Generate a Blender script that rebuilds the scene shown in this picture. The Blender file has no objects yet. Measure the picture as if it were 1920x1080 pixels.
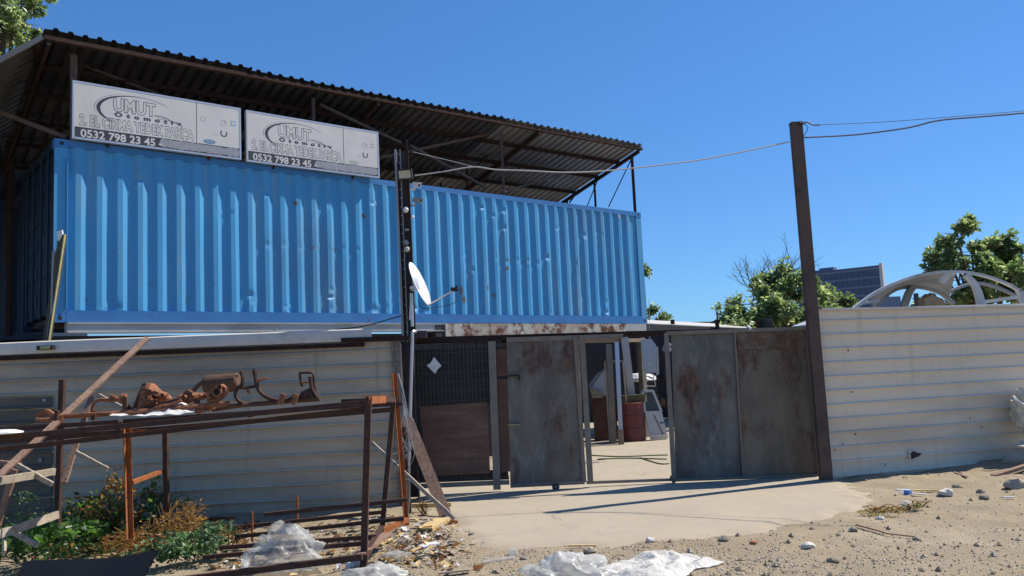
import bpy, math, random
from mathutils import Vector, Matrix, noise
R = math.radians
random.seed(7)
S = bpy.context.scene
# ------------------------------------------------------------------ camera, sky, sun, exposure
FPX, PITCH, ROLL, EYE = 1566.4, 0.0995, 0.04496, 1.62
cam = bpy.data.cameras.new("camera"); camo = bpy.data.objects.new("camera", cam)
S.collection.objects.link(camo); S.camera = camo
cam.sensor_width = 36; cam.lens = 36*FPX/1920; cam.clip_end = 5000; cam.clip_start = .05
camo.location = (0, 0, EYE)
camo.rotation_euler = (Matrix.Rotation(math.pi/2+PITCH, 3, 'X') @ Matrix.Rotation(-ROLL, 3, 'Z')).to_euler()
SUN_AZ, SUN_EL = R(24.5), R(50.0)          # azimuth counted from +X towards +Y
sd = Vector((math.cos(SUN_EL)*math.cos(SUN_AZ), math.cos(SUN_EL)*math.sin(SUN_AZ), math.sin(SUN_EL)))
W = bpy.data.worlds.new("World"); S.world = W; W.use_nodes = True
nt = W.node_tree; sky = nt.nodes.new('ShaderNodeTexSky'); sky.sky_type = 'NISHITA'; sky.sun_disc = False
sky.sun_elevation = SUN_EL; sky.sun_rotation = math.pi/2 - SUN_AZ
sky.altitude = 300; sky.air_density = 1.0; sky.dust_density = .1; sky.ozone_density = 3.0
bg = nt.nodes['Background']; bg.inputs[1].default_value = .12
hs = nt.nodes.new('ShaderNodeHueSaturation'); hs.inputs['Saturation'].default_value = 1.12
tn_ = nt.nodes.new('ShaderNodeMix'); tn_.data_type = 'RGBA'; tn_.blend_type = 'MULTIPLY'; tn_.inputs[0].default_value = 1; tn_.inputs[7].default_value = (.58, .77, 1.0, 1)
gm = nt.nodes.new('ShaderNodeGamma'); gm.inputs[1].default_value = .7
tm = nt.nodes.new('ShaderNodeMix'); tm.data_type = 'RGBA'; tm.blend_type = 'MULTIPLY'; tm.inputs[0].default_value = 1; tm.inputs[7].default_value = (.78, 1.15, 1.5, 1)
nt.links.new(sky.outputs[0], hs.inputs['Color']); nt.links.new(hs.outputs[0], tn_.inputs[6]); nt.links.new(tn_.outputs[2], gm.inputs[0]); nt.links.new(gm.outputs[0], tm.inputs[6]); nt.links.new(tm.outputs[2], bg.inputs[0])
sl = bpy.data.lights.new("sun", 'SUN'); sl.energy = 5.0; sl.angle = R(.53); sl.color = (1, .93, .82)
so = bpy.data.objects.new("sun", sl); S.collection.objects.link(so)
so.rotation_euler = sd.to_track_quat('Z', 'Y').to_euler()
S.view_settings.view_transform = 'Standard'; S.view_settings.look = 'None'
S.view_settings.gamma = 1; S.view_settings.exposure = 0.36

# ------------------------------------------------------------------ surveying: photo pixel (1920 wide) to a point of the place
_c, _s, _cr, _sr = math.cos(PITCH), math.sin(PITCH), math.cos(ROLL), math.sin(ROLL)
def ray(px, py):
    a = (px-960)/FPX; b = -(py-540)/FPX
    u = a*_cr+b*_sr; v = -a*_sr+b*_cr
    return Vector((u, _c-v*_s, _s+v*_c))
def G(px, py, z=0.):                      # on the horizontal plane at height z
    r = ray(px, py); return r*((z-EYE)/r.z)+Vector((0, 0, EYE))
def Y(px, py, y):                         # on the plane at distance y
    r = ray(px, py); return r*(y/r.y)+Vector((0, 0, EYE))
def V(px, py, A, B, off=0):               # on the upright plane through ground points A, B
    r = ray(px, py); n = Vector((-(B[1]-A[1]), B[0]-A[0])).normalized()
    return r*((n.x*A[0]+n.y*A[1]+off)/(n.x*r.x+n.y*r.y))+Vector((0, 0, EYE))

# ------------------------------------------------------------------ materials
def rgb(c): return (c[0], c[1], c[2], 1)
def M(name, c1, c2=None, scale=6, rough=.6, metal=0., rust=None, ramt=.5, rscale=3, bump=0., bscale=40, stretch=(1, 1, 1), dirt=None, damt=.4, spec=.4, c3=None, attr=None, rustc=(.16, .05, .02), speck=None, streak=None, crack=None):
    m = bpy.data.materials.new(name); m.use_nodes = True; t = m.node_tree; N = t.nodes; L = t.links
    b = N['Principled BSDF']; b.inputs['Roughness'].default_value = rough; b.inputs['Metallic'].default_value = metal
    b.inputs['Specular IOR Level'].default_value = spec
    geo = N.new('ShaderNodeNewGeometry'); mp = N.new('ShaderNodeMapping'); mp.inputs['Scale'].default_value = stretch
    L.new(geo.outputs['Position'], mp.inputs['Vector'])
    def nz(sc, det=6, ro=.6, vec=None):
        n = N.new('ShaderNodeTexNoise'); n.inputs['Scale'].default_value = sc; n.inputs['Detail'].default_value = det
        n.inputs['Roughness'].default_value = ro; L.new(vec or mp.outputs[0], n.inputs['Vector']); return n
    def ramp(src, a, b_):
        r = N.new('ShaderNodeMapRange'); r.inputs[1].default_value = a; r.inputs[2].default_value = b_; L.new(src, r.inputs[0]); return r.outputs[0]
    def mix(f, A, B):
        x = N.new('ShaderNodeMix'); x.data_type = 'RGBA'
        if isinstance(f, float): x.inputs[0].default_value = f
        else: L.new(f, x.inputs[0])
        for i, q in ((6, A), (7, B)):
            if isinstance(q, tuple): x.inputs[i].default_value = rgb(q)
            else: L.new(q, x.inputs[i])
        return x.outputs[2]
    col = c1
    if c2: col = mix(ramp(nz(scale).outputs[0], .35, .65), c1, c2)
    if c3: col = mix(ramp(nz(scale*3.1).outputs[0], .52, .68), col, c3)
    if dirt: col = mix(ramp(nz(scale*.37, 8, .7).outputs[0], .62-damt*.3, .75), col, dirt)
    if rust is not None:
        rn = nz(rscale, 9, .68).outputs[0]; f = ramp(rn, .70-.3*ramt, .74-.3*ramt+.06)
        rc = mix(ramp(nz(rscale*6).outputs[0], .4, .6), rustc, (rustc[0]*.35, rustc[1]*.4, rustc[2]*.5))
        col = mix(f, col, rc)
    if speck:
        col = mix(ramp(nz(70, 4, .75).outputs[0], .50, .66), col, speck)
        col = mix(ramp(nz(19, 5, .7).outputs[0], .55, .70), col, (speck[0]*1.15, speck[1]*1.15, speck[2]*1.15))
    if streak:
        m2 = N.new('ShaderNodeMapping'); m2.inputs['Scale'].default_value = (5, 5, .32); L.new(geo.outputs['Position'], m2.inputs['Vector'])
        mm = N.new('ShaderNodeMath'); mm.operation = 'MULTIPLY'; mm.inputs[1].default_value = .6; L.new(ramp(nz(1.6, 5, .6, m2.outputs[0]).outputs[0], .54, .72), mm.inputs[0]); col = mix(mm.outputs[0], col, streak)
    if crack:
        vo = N.new('ShaderNodeTexVoronoi'); vo.feature = 'DISTANCE_TO_EDGE'; vo.inputs['Scale'].default_value = .55
        ad = N.new('ShaderNodeVectorMath'); ad.operation = 'MULTIPLY_ADD'; ad.inputs[1].default_value = (.5, .5, .5); L.new(nz(2.2, 8, .7).outputs['Color'], ad.inputs[0]); L.new(geo.outputs['Position'], ad.inputs[2]); L.new(ad.outputs[0], vo.inputs['Vector'])
        mm = N.new('ShaderNodeMath'); mm.operation = 'MULTIPLY'; L.new(ramp(vo.outputs['Distance'], .006, .001), mm.inputs[0]); L.new(ramp(nz(.8, 3).outputs[0], .48, .6), mm.inputs[1]); col = mix(mm.outputs[0], col, crack)
    if attr:
        at = N.new('ShaderNodeAttribute'); at.attribute_name = 'wear'
        nn = nz(45, 6, .7).outputs[0]
        mu = N.new('ShaderNodeMath'); mu.operation = 'MULTIPLY_ADD'; L.new(at.outputs['Fac'], mu.inputs[0]); mu.inputs[1].default_value = 1.1; 
        sb = N.new('ShaderNodeMath'); sb.operation = 'SUBTRACT'; L.new(nn, sb.inputs[0]); sb.inputs[1].default_value = .62; L.new(sb.outputs[0], mu.inputs[2])
        col = mix(ramp(mu.outputs[0], .25, .5), col, attr if isinstance(attr, tuple) else (.12, .085, .06))
    if isinstance(col, tuple): b.inputs['Base Color'].default_value = rgb(col)
    else: L.new(col, b.inputs['Base Color'])
    if bump:
        bp = N.new('ShaderNodeBump'); bp.inputs['Strength'].default_value = bump; bp.inputs['Distance'].default_value = .02
        L.new(nz(bscale, 5, .6).outputs[0], bp.inputs['Height']); L.new(bp.outputs[0], b.inputs['Normal'])
    return m
def leafmat(name, c, c2):
    m = M(name, c, c2, scale=3, rough=.38, spec=.55); t = m.node_tree; N = t.nodes; L = t.links
    b = N['Principled BSDF']; tr = N.new('ShaderNodeBsdfTranslucent'); tr.inputs[0].default_value = rgb((c[0]*1.6, c[1]*1.7, c[2]))
    ms = N.new('ShaderNodeMixShader'); ms.inputs[0].default_value = .62
    L.new(b.outputs[0], ms.inputs[1]); L.new(tr.outputs[0], ms.inputs[2]); L.new(ms.outputs[0], N['Material Output'].inputs[0]); return m
def plasticmat(name, c, a):
    m = M(name, c, rough=.25, spec=.5, bump=.15, bscale=22); t = m.node_tree; N = t.nodes; L = t.links
    b = N['Principled BSDF']; tr = N.new('ShaderNodeBsdfTransparent'); tl = N.new('ShaderNodeBsdfTranslucent'); tl.inputs[0].default_value = rgb(c)
    m1 = N.new('ShaderNodeMixShader'); m1.inputs[0].default_value = .4; L.new(b.outputs[0], m1.inputs[1]); L.new(tl.outputs[0], m1.inputs[2])
    m2 = N.new('ShaderNodeMixShader'); m2.inputs[0].default_value = a; L.new(m1.outputs[0], m2.inputs[1]); L.new(tr.outputs[0], m2.inputs[2])
    L.new(m2.outputs[0], N['Material Output'].inputs[0]); return m

mt = {}
mt['blue'] = M('blue_paint', (.050, .275, .53), (.060, .31, .58), scale=1.3, rough=.5, spec=.5, dirt=(.09, .22, .38), damt=.35, rust=1, ramt=.13, rscale=9, attr=True, rustc=(.11,.06,.04), streak=(.20, .30, .36), bump=.05, bscale=9, stretch=(1, 1, .6))
mt['bluerail'] = M('blue_rail_paint', (.038, .17, .42), (.046, .20, .46), scale=2, rough=.5, rust=1, ramt=.3, rscale=9)
mt['blueshade'] = M('shaded_blue_paint', (.007, .024, .052), (.010, .030, .062), scale=2, rough=.6)  # container blue with the shade of its left end put into the colour
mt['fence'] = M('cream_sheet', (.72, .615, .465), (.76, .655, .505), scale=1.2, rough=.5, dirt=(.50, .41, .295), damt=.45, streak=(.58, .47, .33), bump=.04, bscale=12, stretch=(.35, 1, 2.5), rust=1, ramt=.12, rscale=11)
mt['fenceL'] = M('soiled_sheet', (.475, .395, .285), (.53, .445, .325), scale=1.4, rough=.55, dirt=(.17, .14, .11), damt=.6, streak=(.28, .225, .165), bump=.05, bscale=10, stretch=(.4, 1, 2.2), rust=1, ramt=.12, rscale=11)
mt['fenceD'] = M('dark_grey_sheet', (.105, .092, .072), (.13, .112, .09), scale=2, rough=.6, dirt=(.07, .065, .055), damt=.5)
mt['cap'] = M('white_trim', (.66, .61, .53), (.56, .52, .45), scale=3, rough=.45, dirt=(.4, .36, .3), damt=.2)
mt['greybeam'] = M('grey_profile', (.42, .43, .43), (.36, .37, .37), scale=2, rough=.5, dirt=(.2, .19, .17), damt=.3)
mt['peel'] = M('peeling_paint', (.52, .50, .44), (.40, .38, .33), scale=3, rough=.7, rust=1, ramt=.72, rscale=3.6, dirt=(.25, .12, .05), damt=.55)
mt['gate'] = M('weathered_gate_steel', (.086, .086, .080), (.165, .158, .132), scale=3.4, rough=.55, dirt=(.115, .068, .045), damt=.75, rust=1, ramt=.52, rscale=2.3, rustc=(.115, .055, .034), c3=(.19, .185, .17), bump=.08, stretch=(1, 1, .45))
mt['gate2'] = M('rusty_gate_steel', (.115, .10, .078), (.20, .172, .125), scale=2.8, rough=.6, dirt=(.125, .075, .048), damt=.85, rust=1, ramt=.66, rscale=2.2, rustc=(.13, .062, .038), c3=(.19, .17, .13), bump=.08, stretch=(1, 1, .5))
mt['gateframe'] = M('grey_frame_steel', (.155, .135, .11), (.21, .185, .15), scale=5, rough=.5, rust=1, ramt=.25, rscale=8)
mt['rustpatch'] = M('rust_patch', (.085, .042, .028), (.17, .125, .09), scale=7, rough=.8)
mt['darkrust'] = M('dark_rusty_beam', (.030, .020, .018), (.045, .028, .023), scale=5, rough=.95, c3=(.06, .032, .024), spec=.1)
mt['rack'] = M('rack_rust', (.050, .024, .017), (.082, .036, .022), scale=6, rough=.75, c3=(.03, .017, .014), bump=.1)
mt['rackor'] = M('orange_rust', (.36, .115, .025), (.26, .08, .025), scale=7, rough=.8, c3=(.12, .04, .02), bump=.1)
mt['scrap'] = M('scrap_rust', (.33, .13, .055), (.22, .085, .04), scale=9, rough=.85, c3=(.09, .04, .025), bump=.25, bscale=60)
mt['scrapd'] = M('scrap_dark', (.085, .045, .028), (.14, .07, .04), scale=9, rough=.85, bump=.25, bscale=60)
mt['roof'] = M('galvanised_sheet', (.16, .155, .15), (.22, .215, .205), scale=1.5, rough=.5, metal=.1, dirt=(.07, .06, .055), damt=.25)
mt['roofd'] = M('dark_roof_sheet', (.018, .018, .020), (.028, .027, .027), scale=2.5, rough=.6, rust=1, ramt=.25, rscale=4, rustc=(.07, .04, .03))
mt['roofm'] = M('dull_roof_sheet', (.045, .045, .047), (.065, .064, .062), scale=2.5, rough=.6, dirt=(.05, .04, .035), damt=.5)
mt['signw'] = M('sign_white', (.66, .64, .60), (.60, .58, .55), scale=2, rough=.45, dirt=(.52, .49, .44), damt=.2)
mt['signd'] = M('sign_charcoal', (.045, .048, .06), rough=.5)
mt['signg'] = M('sign_smudge', (.27, .28, .31), (.33, .34, .37), scale=14, rough=.6)
mt['signlg'] = M('sign_pale_grey', (.42, .42, .41), rough=.6)
mt['signol'] = M('sign_outline_grey', (.16, .16, .17), rough=.6)
mt['signlb'] = M('sign_pale_blue', (.25, .42, .60), rough=.6)
mt['signb'] = M('sign_blue', (.10, .24, .40), rough=.6)
mt['alu'] = M('aluminium_frame', (.55, .57, .60), rough=.35, metal=.5)
mt['postd'] = M('pole_paint', (.045, .038, .045), (.065, .05, .05), scale=3, rough=.55, rust=1, ramt=.25, rscale=4)
mt['postr'] = M('rust_pole', (.062, .045, .040), (.12, .075, .052), scale=1.3, rough=.7, c3=(.05, .038, .035), rust=1, ramt=.3, rscale=5)
mt['black'] = M('black_rubber', (.02, .02, .022), rough=.6)
mt['blacknet'] = M('black_board', (.022, .022, .022), (.035, .033, .03), scale=5, rough=.8)
mt['brown'] = M('brown_board', (.18, .095, .066), (.26, .15, .11), scale=3.5, rough=.85, dirt=(.05, .03, .022), damt=.6, stretch=(.7, 1, 2.4))
mt['brown2'] = M('dark_brown_board', (.12, .062, .045), (.17, .092, .068), scale=3.5, rough=.85, stretch=(.7, 1, 2.4))
mt['wire'] = M('wire_steel', (.075, .075, .075), rough=.5, metal=.3)
mt['white'] = M('white_enamel', (.75, .75, .73), (.68, .68, .66), scale=4, rough=.4)
mt['paper'] = M('white_paper', (.72, .72, .72), (.55, .56, .58), scale=12, rough=.7)
mt['lamp'] = M('lamp_glass', (.42, .40, .30), (.50, .47, .36), scale=20, rough=.2)
mt['grey'] = M('grey_plastic', (.25, .26, .27), rough=.5)
mt['wood'] = M('old_brown_wood', (.30, .19, .13), (.22, .13, .09), scale=8, rough=.8, c3=(.14, .08, .055), stretch=(1, 1, 1), bump=.3)
mt['woodw'] = M('weathered_wood', (.42, .35, .27), (.33, .27, .20), scale=8, rough=.8, c3=(.20, .16, .12), bump=.3)
mt['woody'] = M('yellow_wood', (.62, .46, .22), (.52, .37, .17), scale=8, rough=.8, c3=(.35, .24, .11), bump=.2)
mt['moss'] = M('mossy_timber', (.045, .05, .04), (.075, .08, .06), scale=6, rough=.9)
mt['yell'] = M('yellow_edge', (.40, .37, .18), (.30, .28, .13), scale=9, rough=.8)
mt['cloth'] = M('white_rag', (.68, .65, .60), (.58, .55, .50), scale=15, rough=.9, bump=.4)
mt['sack'] = M('white_sack', (.60, .58, .54), (.50, .48, .44), scale=5, rough=.6, bump=1., bscale=22, dirt=(.40, .36, .29), damt=.3)
mt['sacky'] = M('cream_sack', (.66, .60, .46), (.56, .50, .38), scale=5, rough=.7, bump=.4, bscale=20)
mt['film'] = plasticmat('clear_film', (.70, .71, .69), .66)
mt['film2'] = plasticmat('milky_film', (.72, .73, .71), .45)
mt['sheetd'] = M('charcoal_sheet', (.050, .046, .044), (.056, .052, .050), scale=2, rough=.7, spec=.15)
mt['drum'] = M('maroon_drum', (.15, .036, .038), (.12, .03, .033), scale=4, rough=.45, rust=1, ramt=.2, rscale=7)
mt['olive'] = M('olive_tin', (.10, .085, .03), (.06, .05, .025), scale=14, rough=.5)
mt['doorp'] = M('pale_car_paint', (.40, .45, .50), (.36, .41, .46), scale=3, rough=.3)
mt['glass'] = M('dark_glass', (.05, .08, .11), rough=.08, spec=.8)
mt['shell'] = M('primer_car_shell', (.55, .55, .54), (.64, .63, .60), scale=3, rough=.5, dirt=(.30, .28, .26), damt=.3)
mt['shelld'] = M('bare_shell_lining', (.24, .245, .255), (.30, .30, .31), scale=3, rough=.6)
mt['cardb'] = M('cardboard', (.36, .27, .18), (.28, .21, .14), scale=5, rough=.9)
mt['hose'] = M('green_hose', (.10, .14, .05), rough=.5)
mt['cable'] = M('grey_cable', (.12, .12, .13), rough=.6)
mt['cablel'] = M('light_cable', (.45, .44, .43), rough=.6)
mt['bark'] = M('bark', (.13, .10, .07), (.08, .06, .045), scale=8, rough=.9, bump=.4)
mt['twig'] = M('bare_twig', (.17, .13, .11), (.12, .09, .08), scale=8, rough=.9)
mt['l1'] = leafmat('leaf_mid', (.15, .20, .10), (.19, .235, .115))
mt['l2'] = leafmat('leaf_dark', (.095, .14, .085), (.12, .17, .095))
mt['l3'] = leafmat('leaf_light', (.32, .36, .22), (.38, .41, .25))
mt['v1'] = leafmat('vine_green', (.09, .19, .04), (.14, .25, .055))
mt['v2'] = leafmat('vine_dark', (.045, .10, .04), (.07, .14, .06))
mt['v3'] = leafmat('ivy_green', (.12, .20, .13), (.18, .26, .16))
mt['dry1'] = leafmat('dry_leaf', (.25, .12, .045), (.31, .16, .07))
mt['dry2'] = leafmat('straw', (.34, .22, .10), (.28, .165, .07))
mt['stone'] = M('stone', (.40, .34, .25), (.34, .29, .22), scale=30, rough=.9)
mt['stoned'] = M('stone_dark', (.29, .245, .185), (.22, .19, .15), scale=30, rough=.9)
mt['stonel'] = M('stone_pale', (.60, .56, .49), rough=.9)
mt['bglass'] = M('tower_glass', (.05, .08, .145), (.06, .095, .165), scale=.12, rough=.5)
mt['bband'] = M('tower_band', (.11, .15, .23), (.13, .17, .26), scale=.1, rough=.7)
mt['bside'] = M('tower_side', (.45, .46, .48), rough=.8)
mt['bott'] = M('blue_label', (.10, .25, .55), rough=.5)
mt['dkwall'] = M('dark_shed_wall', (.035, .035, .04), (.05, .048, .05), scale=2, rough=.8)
mt['terr'] = M('terracotta', (.45, .20, .12), (.38, .16, .10), scale=8, rough=.9)

# ------------------------------------------------------------------ mesh helpers
class MB:
    def __init__(s): s.v = []; s.f = []; s.m = []; s.attr = None
    def add(s, vs, fs, mi=0):
        k = len(s.v); s.v += [Vector(v) for v in vs]; s.f += [tuple(i+k for i in f) for f in fs]; s.m += [mi]*len(fs); return s
    def hull8(s, p, mi=0):
        return s.add(p, [(0, 3, 2, 1), (4, 5, 6, 7), (0, 1, 5, 4), (1, 2, 6, 5), (2, 3, 7, 6), (3, 0, 4, 7)], mi)
    def box(s, c, d, ax=None, mi=0):       # centre, sizes, optional axes (3 vectors)
        X, Y_, Z = ax or (Vector((1, 0, 0)), Vector((0, 1, 0)), Vector((0, 0, 1)))
        c = Vector(c); x = X*d[0]/2; y = Y_*d[1]/2; z = Z*d[2]/2
        return s.hull8([c-x-y-z, c+x-y-z, c+x+y-z, c-x+y-z, c-x-y+z, c+x-y+z, c+x+y+z, c-x+y+z], mi)
    def bar(s, p, q, w, h=None, up=(0, 0, 1), mi=0):
        p = Vector(p); q = Vector(q); h = h or w; d = (q-p); L = d.length; d.normalize(); up = Vector(up)
        if abs(d.dot(up)) > .97: up = Vector((0, 1, 0)) if abs(d.y) < .9 else Vector((1, 0, 0))
        x = d.cross(up).normalized(); z = x.cross(d).normalized()
        return s.box((p+q)/2, (w, L, h), (x, d, z), mi)
    def angle(s, p, q, w, t=.006, up=(0, 0, 1), mi=0):   # L-profile
        p = Vector(p); q = Vector(q); s.bar(p, q, w, t, up, mi)
        d = (q-p).normalized(); u = Vector(up)
        if abs(d.dot(u)) > .97: u = Vector((0, 1, 0))
        x = d.cross(u).normalized(); z = x.cross(d).normalized()
        o = x*(w/2-t/2)-z*(w/2+t/2); return s.bar(p+o, q+o, t, w, up, mi)
    def tube(s, pts, r, n=8, mi=0, cap=True):
        pts = [Vector(p) for p in pts]; rs = r if isinstance(r, (list, tuple)) else [r]*len(pts)
        k = len(s.v); pu = None
        for i, p in enumerate(pts):
            d = (pts[min(i+1, len(pts)-1)]-pts[max(i-1, 0)]).normalized()
            if pu is None: pu = d.orthogonal().normalized()
            pu = (pu-d*pu.dot(d)).normalized(); w = d.cross(pu)
            s.v += [p+(pu*math.cos(2*math.pi*j/n)+w*math.sin(2*math.pi*j/n))*rs[i] for j in range(n)]
        for i in range(len(pts)-1):
            for j in range(n):
                a = k+i*n+j; b = k+i*n+(j+1) % n; s.f.append((a, b, b+n, a+n)); s.m.append(mi)
        if cap:
            s.f.append(tuple(k+j for j in range(n))[::-1]); s.m.append(mi)
            e = k+(len(pts)-1)*n; s.f.append(tuple(e+j for j in range(n))); s.m.append(mi)
        return s
    def prism(s, poly, off, mi=0):          # polygon (3d list) extruded by vector off
        n = len(poly); poly = [Vector(p) for p in poly]; off = Vector(off)
        fs = [tuple(range(n))[::-1], tuple(range(n, 2*n))]+[(i, (i+1) % n, n+(i+1) % n, n+i) for i in range(n)]
        return s.add(poly+[p+off for p in poly], fs, mi)
    def lathe(s, c, prof, axis=(0, 0, 1), n=24, mi=0):
        ax = Vector(axis).normalized(); u = ax.orthogonal().normalized(); w = ax.cross(u); c = Vector(c); k = len(s.v)
        for r, z in prof: s.v += [c+ax*z+(u*math.cos(2*math.pi*j/n)+w*math.sin(2*math.pi*j/n))*r for j in range(n)]
        for i in range(len(prof)-1):
            for j in range(n):
                a = k+i*n+j; b = k+i*n+(j+1) % n; s.f.append((a, b, b+n, a+n)); s.m.append(mi)
        return s
    def leaf(s, p, size, mi=0, d=None, asp=.55):
        a = d or Vector((random.gauss(0, 1), random.gauss(0, 1), random.gauss(0, .6))); a = a.normalized()
        b = a.cross(Vector((random.gauss(0, 1), random.gauss(0, 1), random.gauss(0, 1)))).normalized(); n = a.cross(b)
        w = size*asp; p = Vector(p); k = len(s.v)
        s.v += [p, p+a*size*.5+b*w*.5+n*size*.12, p+a*size, p+a*size*.5-b*w*.5+n*size*.12]
        s.f += [(k, k+1, k+2), (k, k+2, k+3)]; s.m += [mi, mi]; return s
    def build(s, name, mats, parent=None, smooth=False, auto=None):
        me = bpy.data.meshes.new(name); o = bpy.data.objects.new(name, me); S.collection.objects.link(o)
        vs = s.v
        if parent is not None:
            wm = Matrix.LocRotScale(parent.location, parent.rotation_euler, None)
            if parent.parent is not None: wm = Matrix.LocRotScale(parent.parent.location, parent.parent.rotation_euler, None) @ wm
            inv = wm.inverted(); vs = [inv @ v for v in vs]; o.parent = parent
        me.from_pydata([tuple(v) for v in vs], [], s.f)
        if not isinstance(mats, (list, tuple)): mats = [mats]
        for m in mats: me.materials.append(m if not isinstance(m, str) else mt[m])
        if len(mats) > 1: me.polygons.foreach_set('material_index', s.m)
        if smooth: me.polygons.foreach_set('use_smooth', [True]*len(me.polygons))
        if s.attr:
            a = me.attributes.new('wear', 'FLOAT', 'POINT'); a.data.foreach_set('value', s.attr)
        me.validate(); me.update(); return o
def tag(o, label=None, cat=None, group=None, kind=None):
    if label: o['label'] = label
    if cat: o['category'] = cat
    if group: o['group'] = group
    if kind: o['kind'] = kind
    return o
def T(name, label, cat, loc=(0, 0, 0), rz=0, group=None):
    o = bpy.data.objects.new(name, None); S.collection.objects.link(o); o.location = loc; o.rotation_euler = (0, 0, rz)
    o.empty_display_size = .2; return tag(o, label, cat, group)
def one(mb, name, mats, label, cat, group=None, smooth=False):      # a thing that is a single mesh, its origin at its base
    c = Vector((sum(v.x for v in mb.v)/len(mb.v), sum(v.y for v in mb.v)/len(mb.v), min(v.z for v in mb.v)))
    mb.v = [v-c for v in mb.v]; o = mb.build(name, mats, smooth=smooth); o.location = c; return tag(o, label, cat, group)
def lerp(a, b, t): return Vector(a)*(1-t)+Vector(b)*t
def ss(a, b, x): t = max(0, min(1, (x-a)/(b-a))); return t*t*(3-2*t)
def spline(pts, n=6):
    pts = [Vector(p) for p in pts]; out = []
    for i in range(len(pts)-1):
        p0 = pts[max(i-1, 0)]; p1 = pts[i]; p2 = pts[i+1]; p3 = pts[min(i+2, len(pts)-1)]
        for k in range(n):
            t = k/n; out.append(.5*((2*p1)+(p2-p0)*t+(2*p0-5*p1+4*p2-p3)*t*t+(3*p1-p0-3*p2+p3)*t**3))
    return out+[pts[-1]]
def blob(c, rad, amp=.25, fr=3, sub=32, seed=0, flat=.0, power=1.0, ridge=True):
    m = MB(); n = sub; c = Vector(c); k = 0; off = Vector((seed*7.1, seed*3.3, seed*1.7))
    for i in range(n//2+1):
        th = math.pi*i/(n//2)
        for j in range(n):
            ph = 2*math.pi*j/n; d = Vector((math.sin(th)*math.cos(ph), math.sin(th)*math.sin(ph), math.cos(th)))
            q = d*fr+off; a = noise.noise(q)+.5*noise.noise(q*2.3)
            if ridge: a = a*.7+.45*(.35-abs(noise.noise(q*1.7))*1.3)+.22*(.3-abs(noise.noise(q*4.3)))+.08*noise.noise(q*9)
            r = 1+amp*a; p = Vector((d.x*rad[0], d.y*rad[1], d.z*rad[2]))*r
            if p.z < 0: p.z *= flat
            m.v.append(c+p)
    for i in range(n//2):
        for j in range(n):
            a = i*n+j; b = i*n+(j+1) % n; m.f.append((a, a+n, b+n, b)); m.m.append(0)
    return m
def rib_sheet(m, O, D, U, L, H, prof, th=0.004, mi=0, nl=1, warp=0):
    # profile (list of (u along U, depth)) extruded along D for L; normal = D x U
    O = Vector(O); D = Vector(D).normalized(); U = Vector(U).normalized(); N = D.cross(U).normalized(); k = len(m.v); n = len(prof)
    for i in range(nl+1):
        s = L*i/nl
        for (u, d) in prof:
            w = warp*noise.noise(Vector((s*.8, u*1.5, 3.3))) if warp else 0
            m.v.append(O+D*s+U*u+N*(d+w))
    for i in range(nl):
        for j in range(n-1):
            a = k+i*n+j; m.f.append((a, a+n, a+n+1, a+1)); m.m.append(mi)
    return m
def trap(H, pitch, wf, sl, d, start=0):     # trapezoid profile: flat at 0, then rib out by d
    out = [(0, 0)]; u = start
    wr = pitch-wf-2*sl
    while u < H:
        for a, b in ((u+wf, 0), (u+wf+sl, d), (u+wf+sl+wr, d), (u+pitch, 0)):
            if a < H: out.append((a, b))
        u += pitch
    out.append((H, 0)); return out

# ------------------------------------------------------------------ the lie of the land
def zg(x, y):
    z = 0
    if x < -1.2 and y < 11.2: z -= min(.22, .05*(-1.2-x))*ss(11.2, 9.5, y)
    z += .10*ss(5.2, 7.2, x)*ss(10.2, 11.6, y)*ss(14, 12.2, y)
    z += .05*math.exp(-((x-5.2)**2/.8+(y-10.9)**2/.15))
    return z
def zfull(x, y):
    n = Vector((x, y, 0)); r = math.hypot(x, y)
    f = ss(60, 20, r); ap = 1-.85*apron(x, y)
    return zg(x, y)-.012*apron(x, y)+f*ap*(.035*noise.noise(n*.9)+.026*noise.noise(n*3.1)+.013*noise.noise(n*8)+.006*noise.noise(n*17))-.01
APX = [(775, 932), (800, 958), (850, 985), (880, 1012), (960, 1028), (1080, 1026), (1200, 1016), (1330, 1006), (1450, 990), (1540, 975), (1600, 955), (1640, 925), (1600, 905), (1560, 899)]
APOLY = [G(*p) for p in APX]+[Vector((4.4, 12.5, 0)), Vector((9, 26, 0)), Vector((-12, 26, 0)), Vector((-12, 12.0, 0)), Vector((-1.6, 11.9, 0))]
def inside(x, y, P):
    c = False; n = len(P)
    for i in range(n):
        a = P[i]; b = P[i-1]
        if (a.y > y) != (b.y > y) and x < (b.x-a.x)*(y-a.y)/(b.y-a.y)+a.x: c = not c
    return c
def dist_edge(x, y, P):
    p = Vector((x, y)); best = 9
    for i in range(len(P)):
        a = P[i].to_2d(); b = P[i-1].to_2d(); ab = b-a; t = max(0, min(1, (p-a).dot(ab)/ab.length_squared)); best = min(best, (p-a-ab*t).length)
    return best
def apron(x, y):
    if not (-13 < x < 10 and 7 < y < 27): return 0
    d = dist_edge(x, y, APOLY); return ss(-.25, .25, d if inside(x, y, APOLY) else -d)
def axis(lo, hi, step, far):
    a = []; x = lo
    while x <= hi+1e-6: a.append(x); x += step
    k = []; s = step*2; x = lo
    while x > -far: x -= s; s *= 1.5; k.append(x)
    h = []; s = step*2; x = hi
    while x < far: x += s; s *= 1.5; h.append(x)
    return k[::-1]+a+h
gx = axis(-6.5, 9, .06, 1800); gy = axis(5, 13, .06, 1800)
m = MB()
for y in gy:
    for x in gx: m.v.append(Vector((x, y, zfull(x, y))))
n = len(gx)
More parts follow.
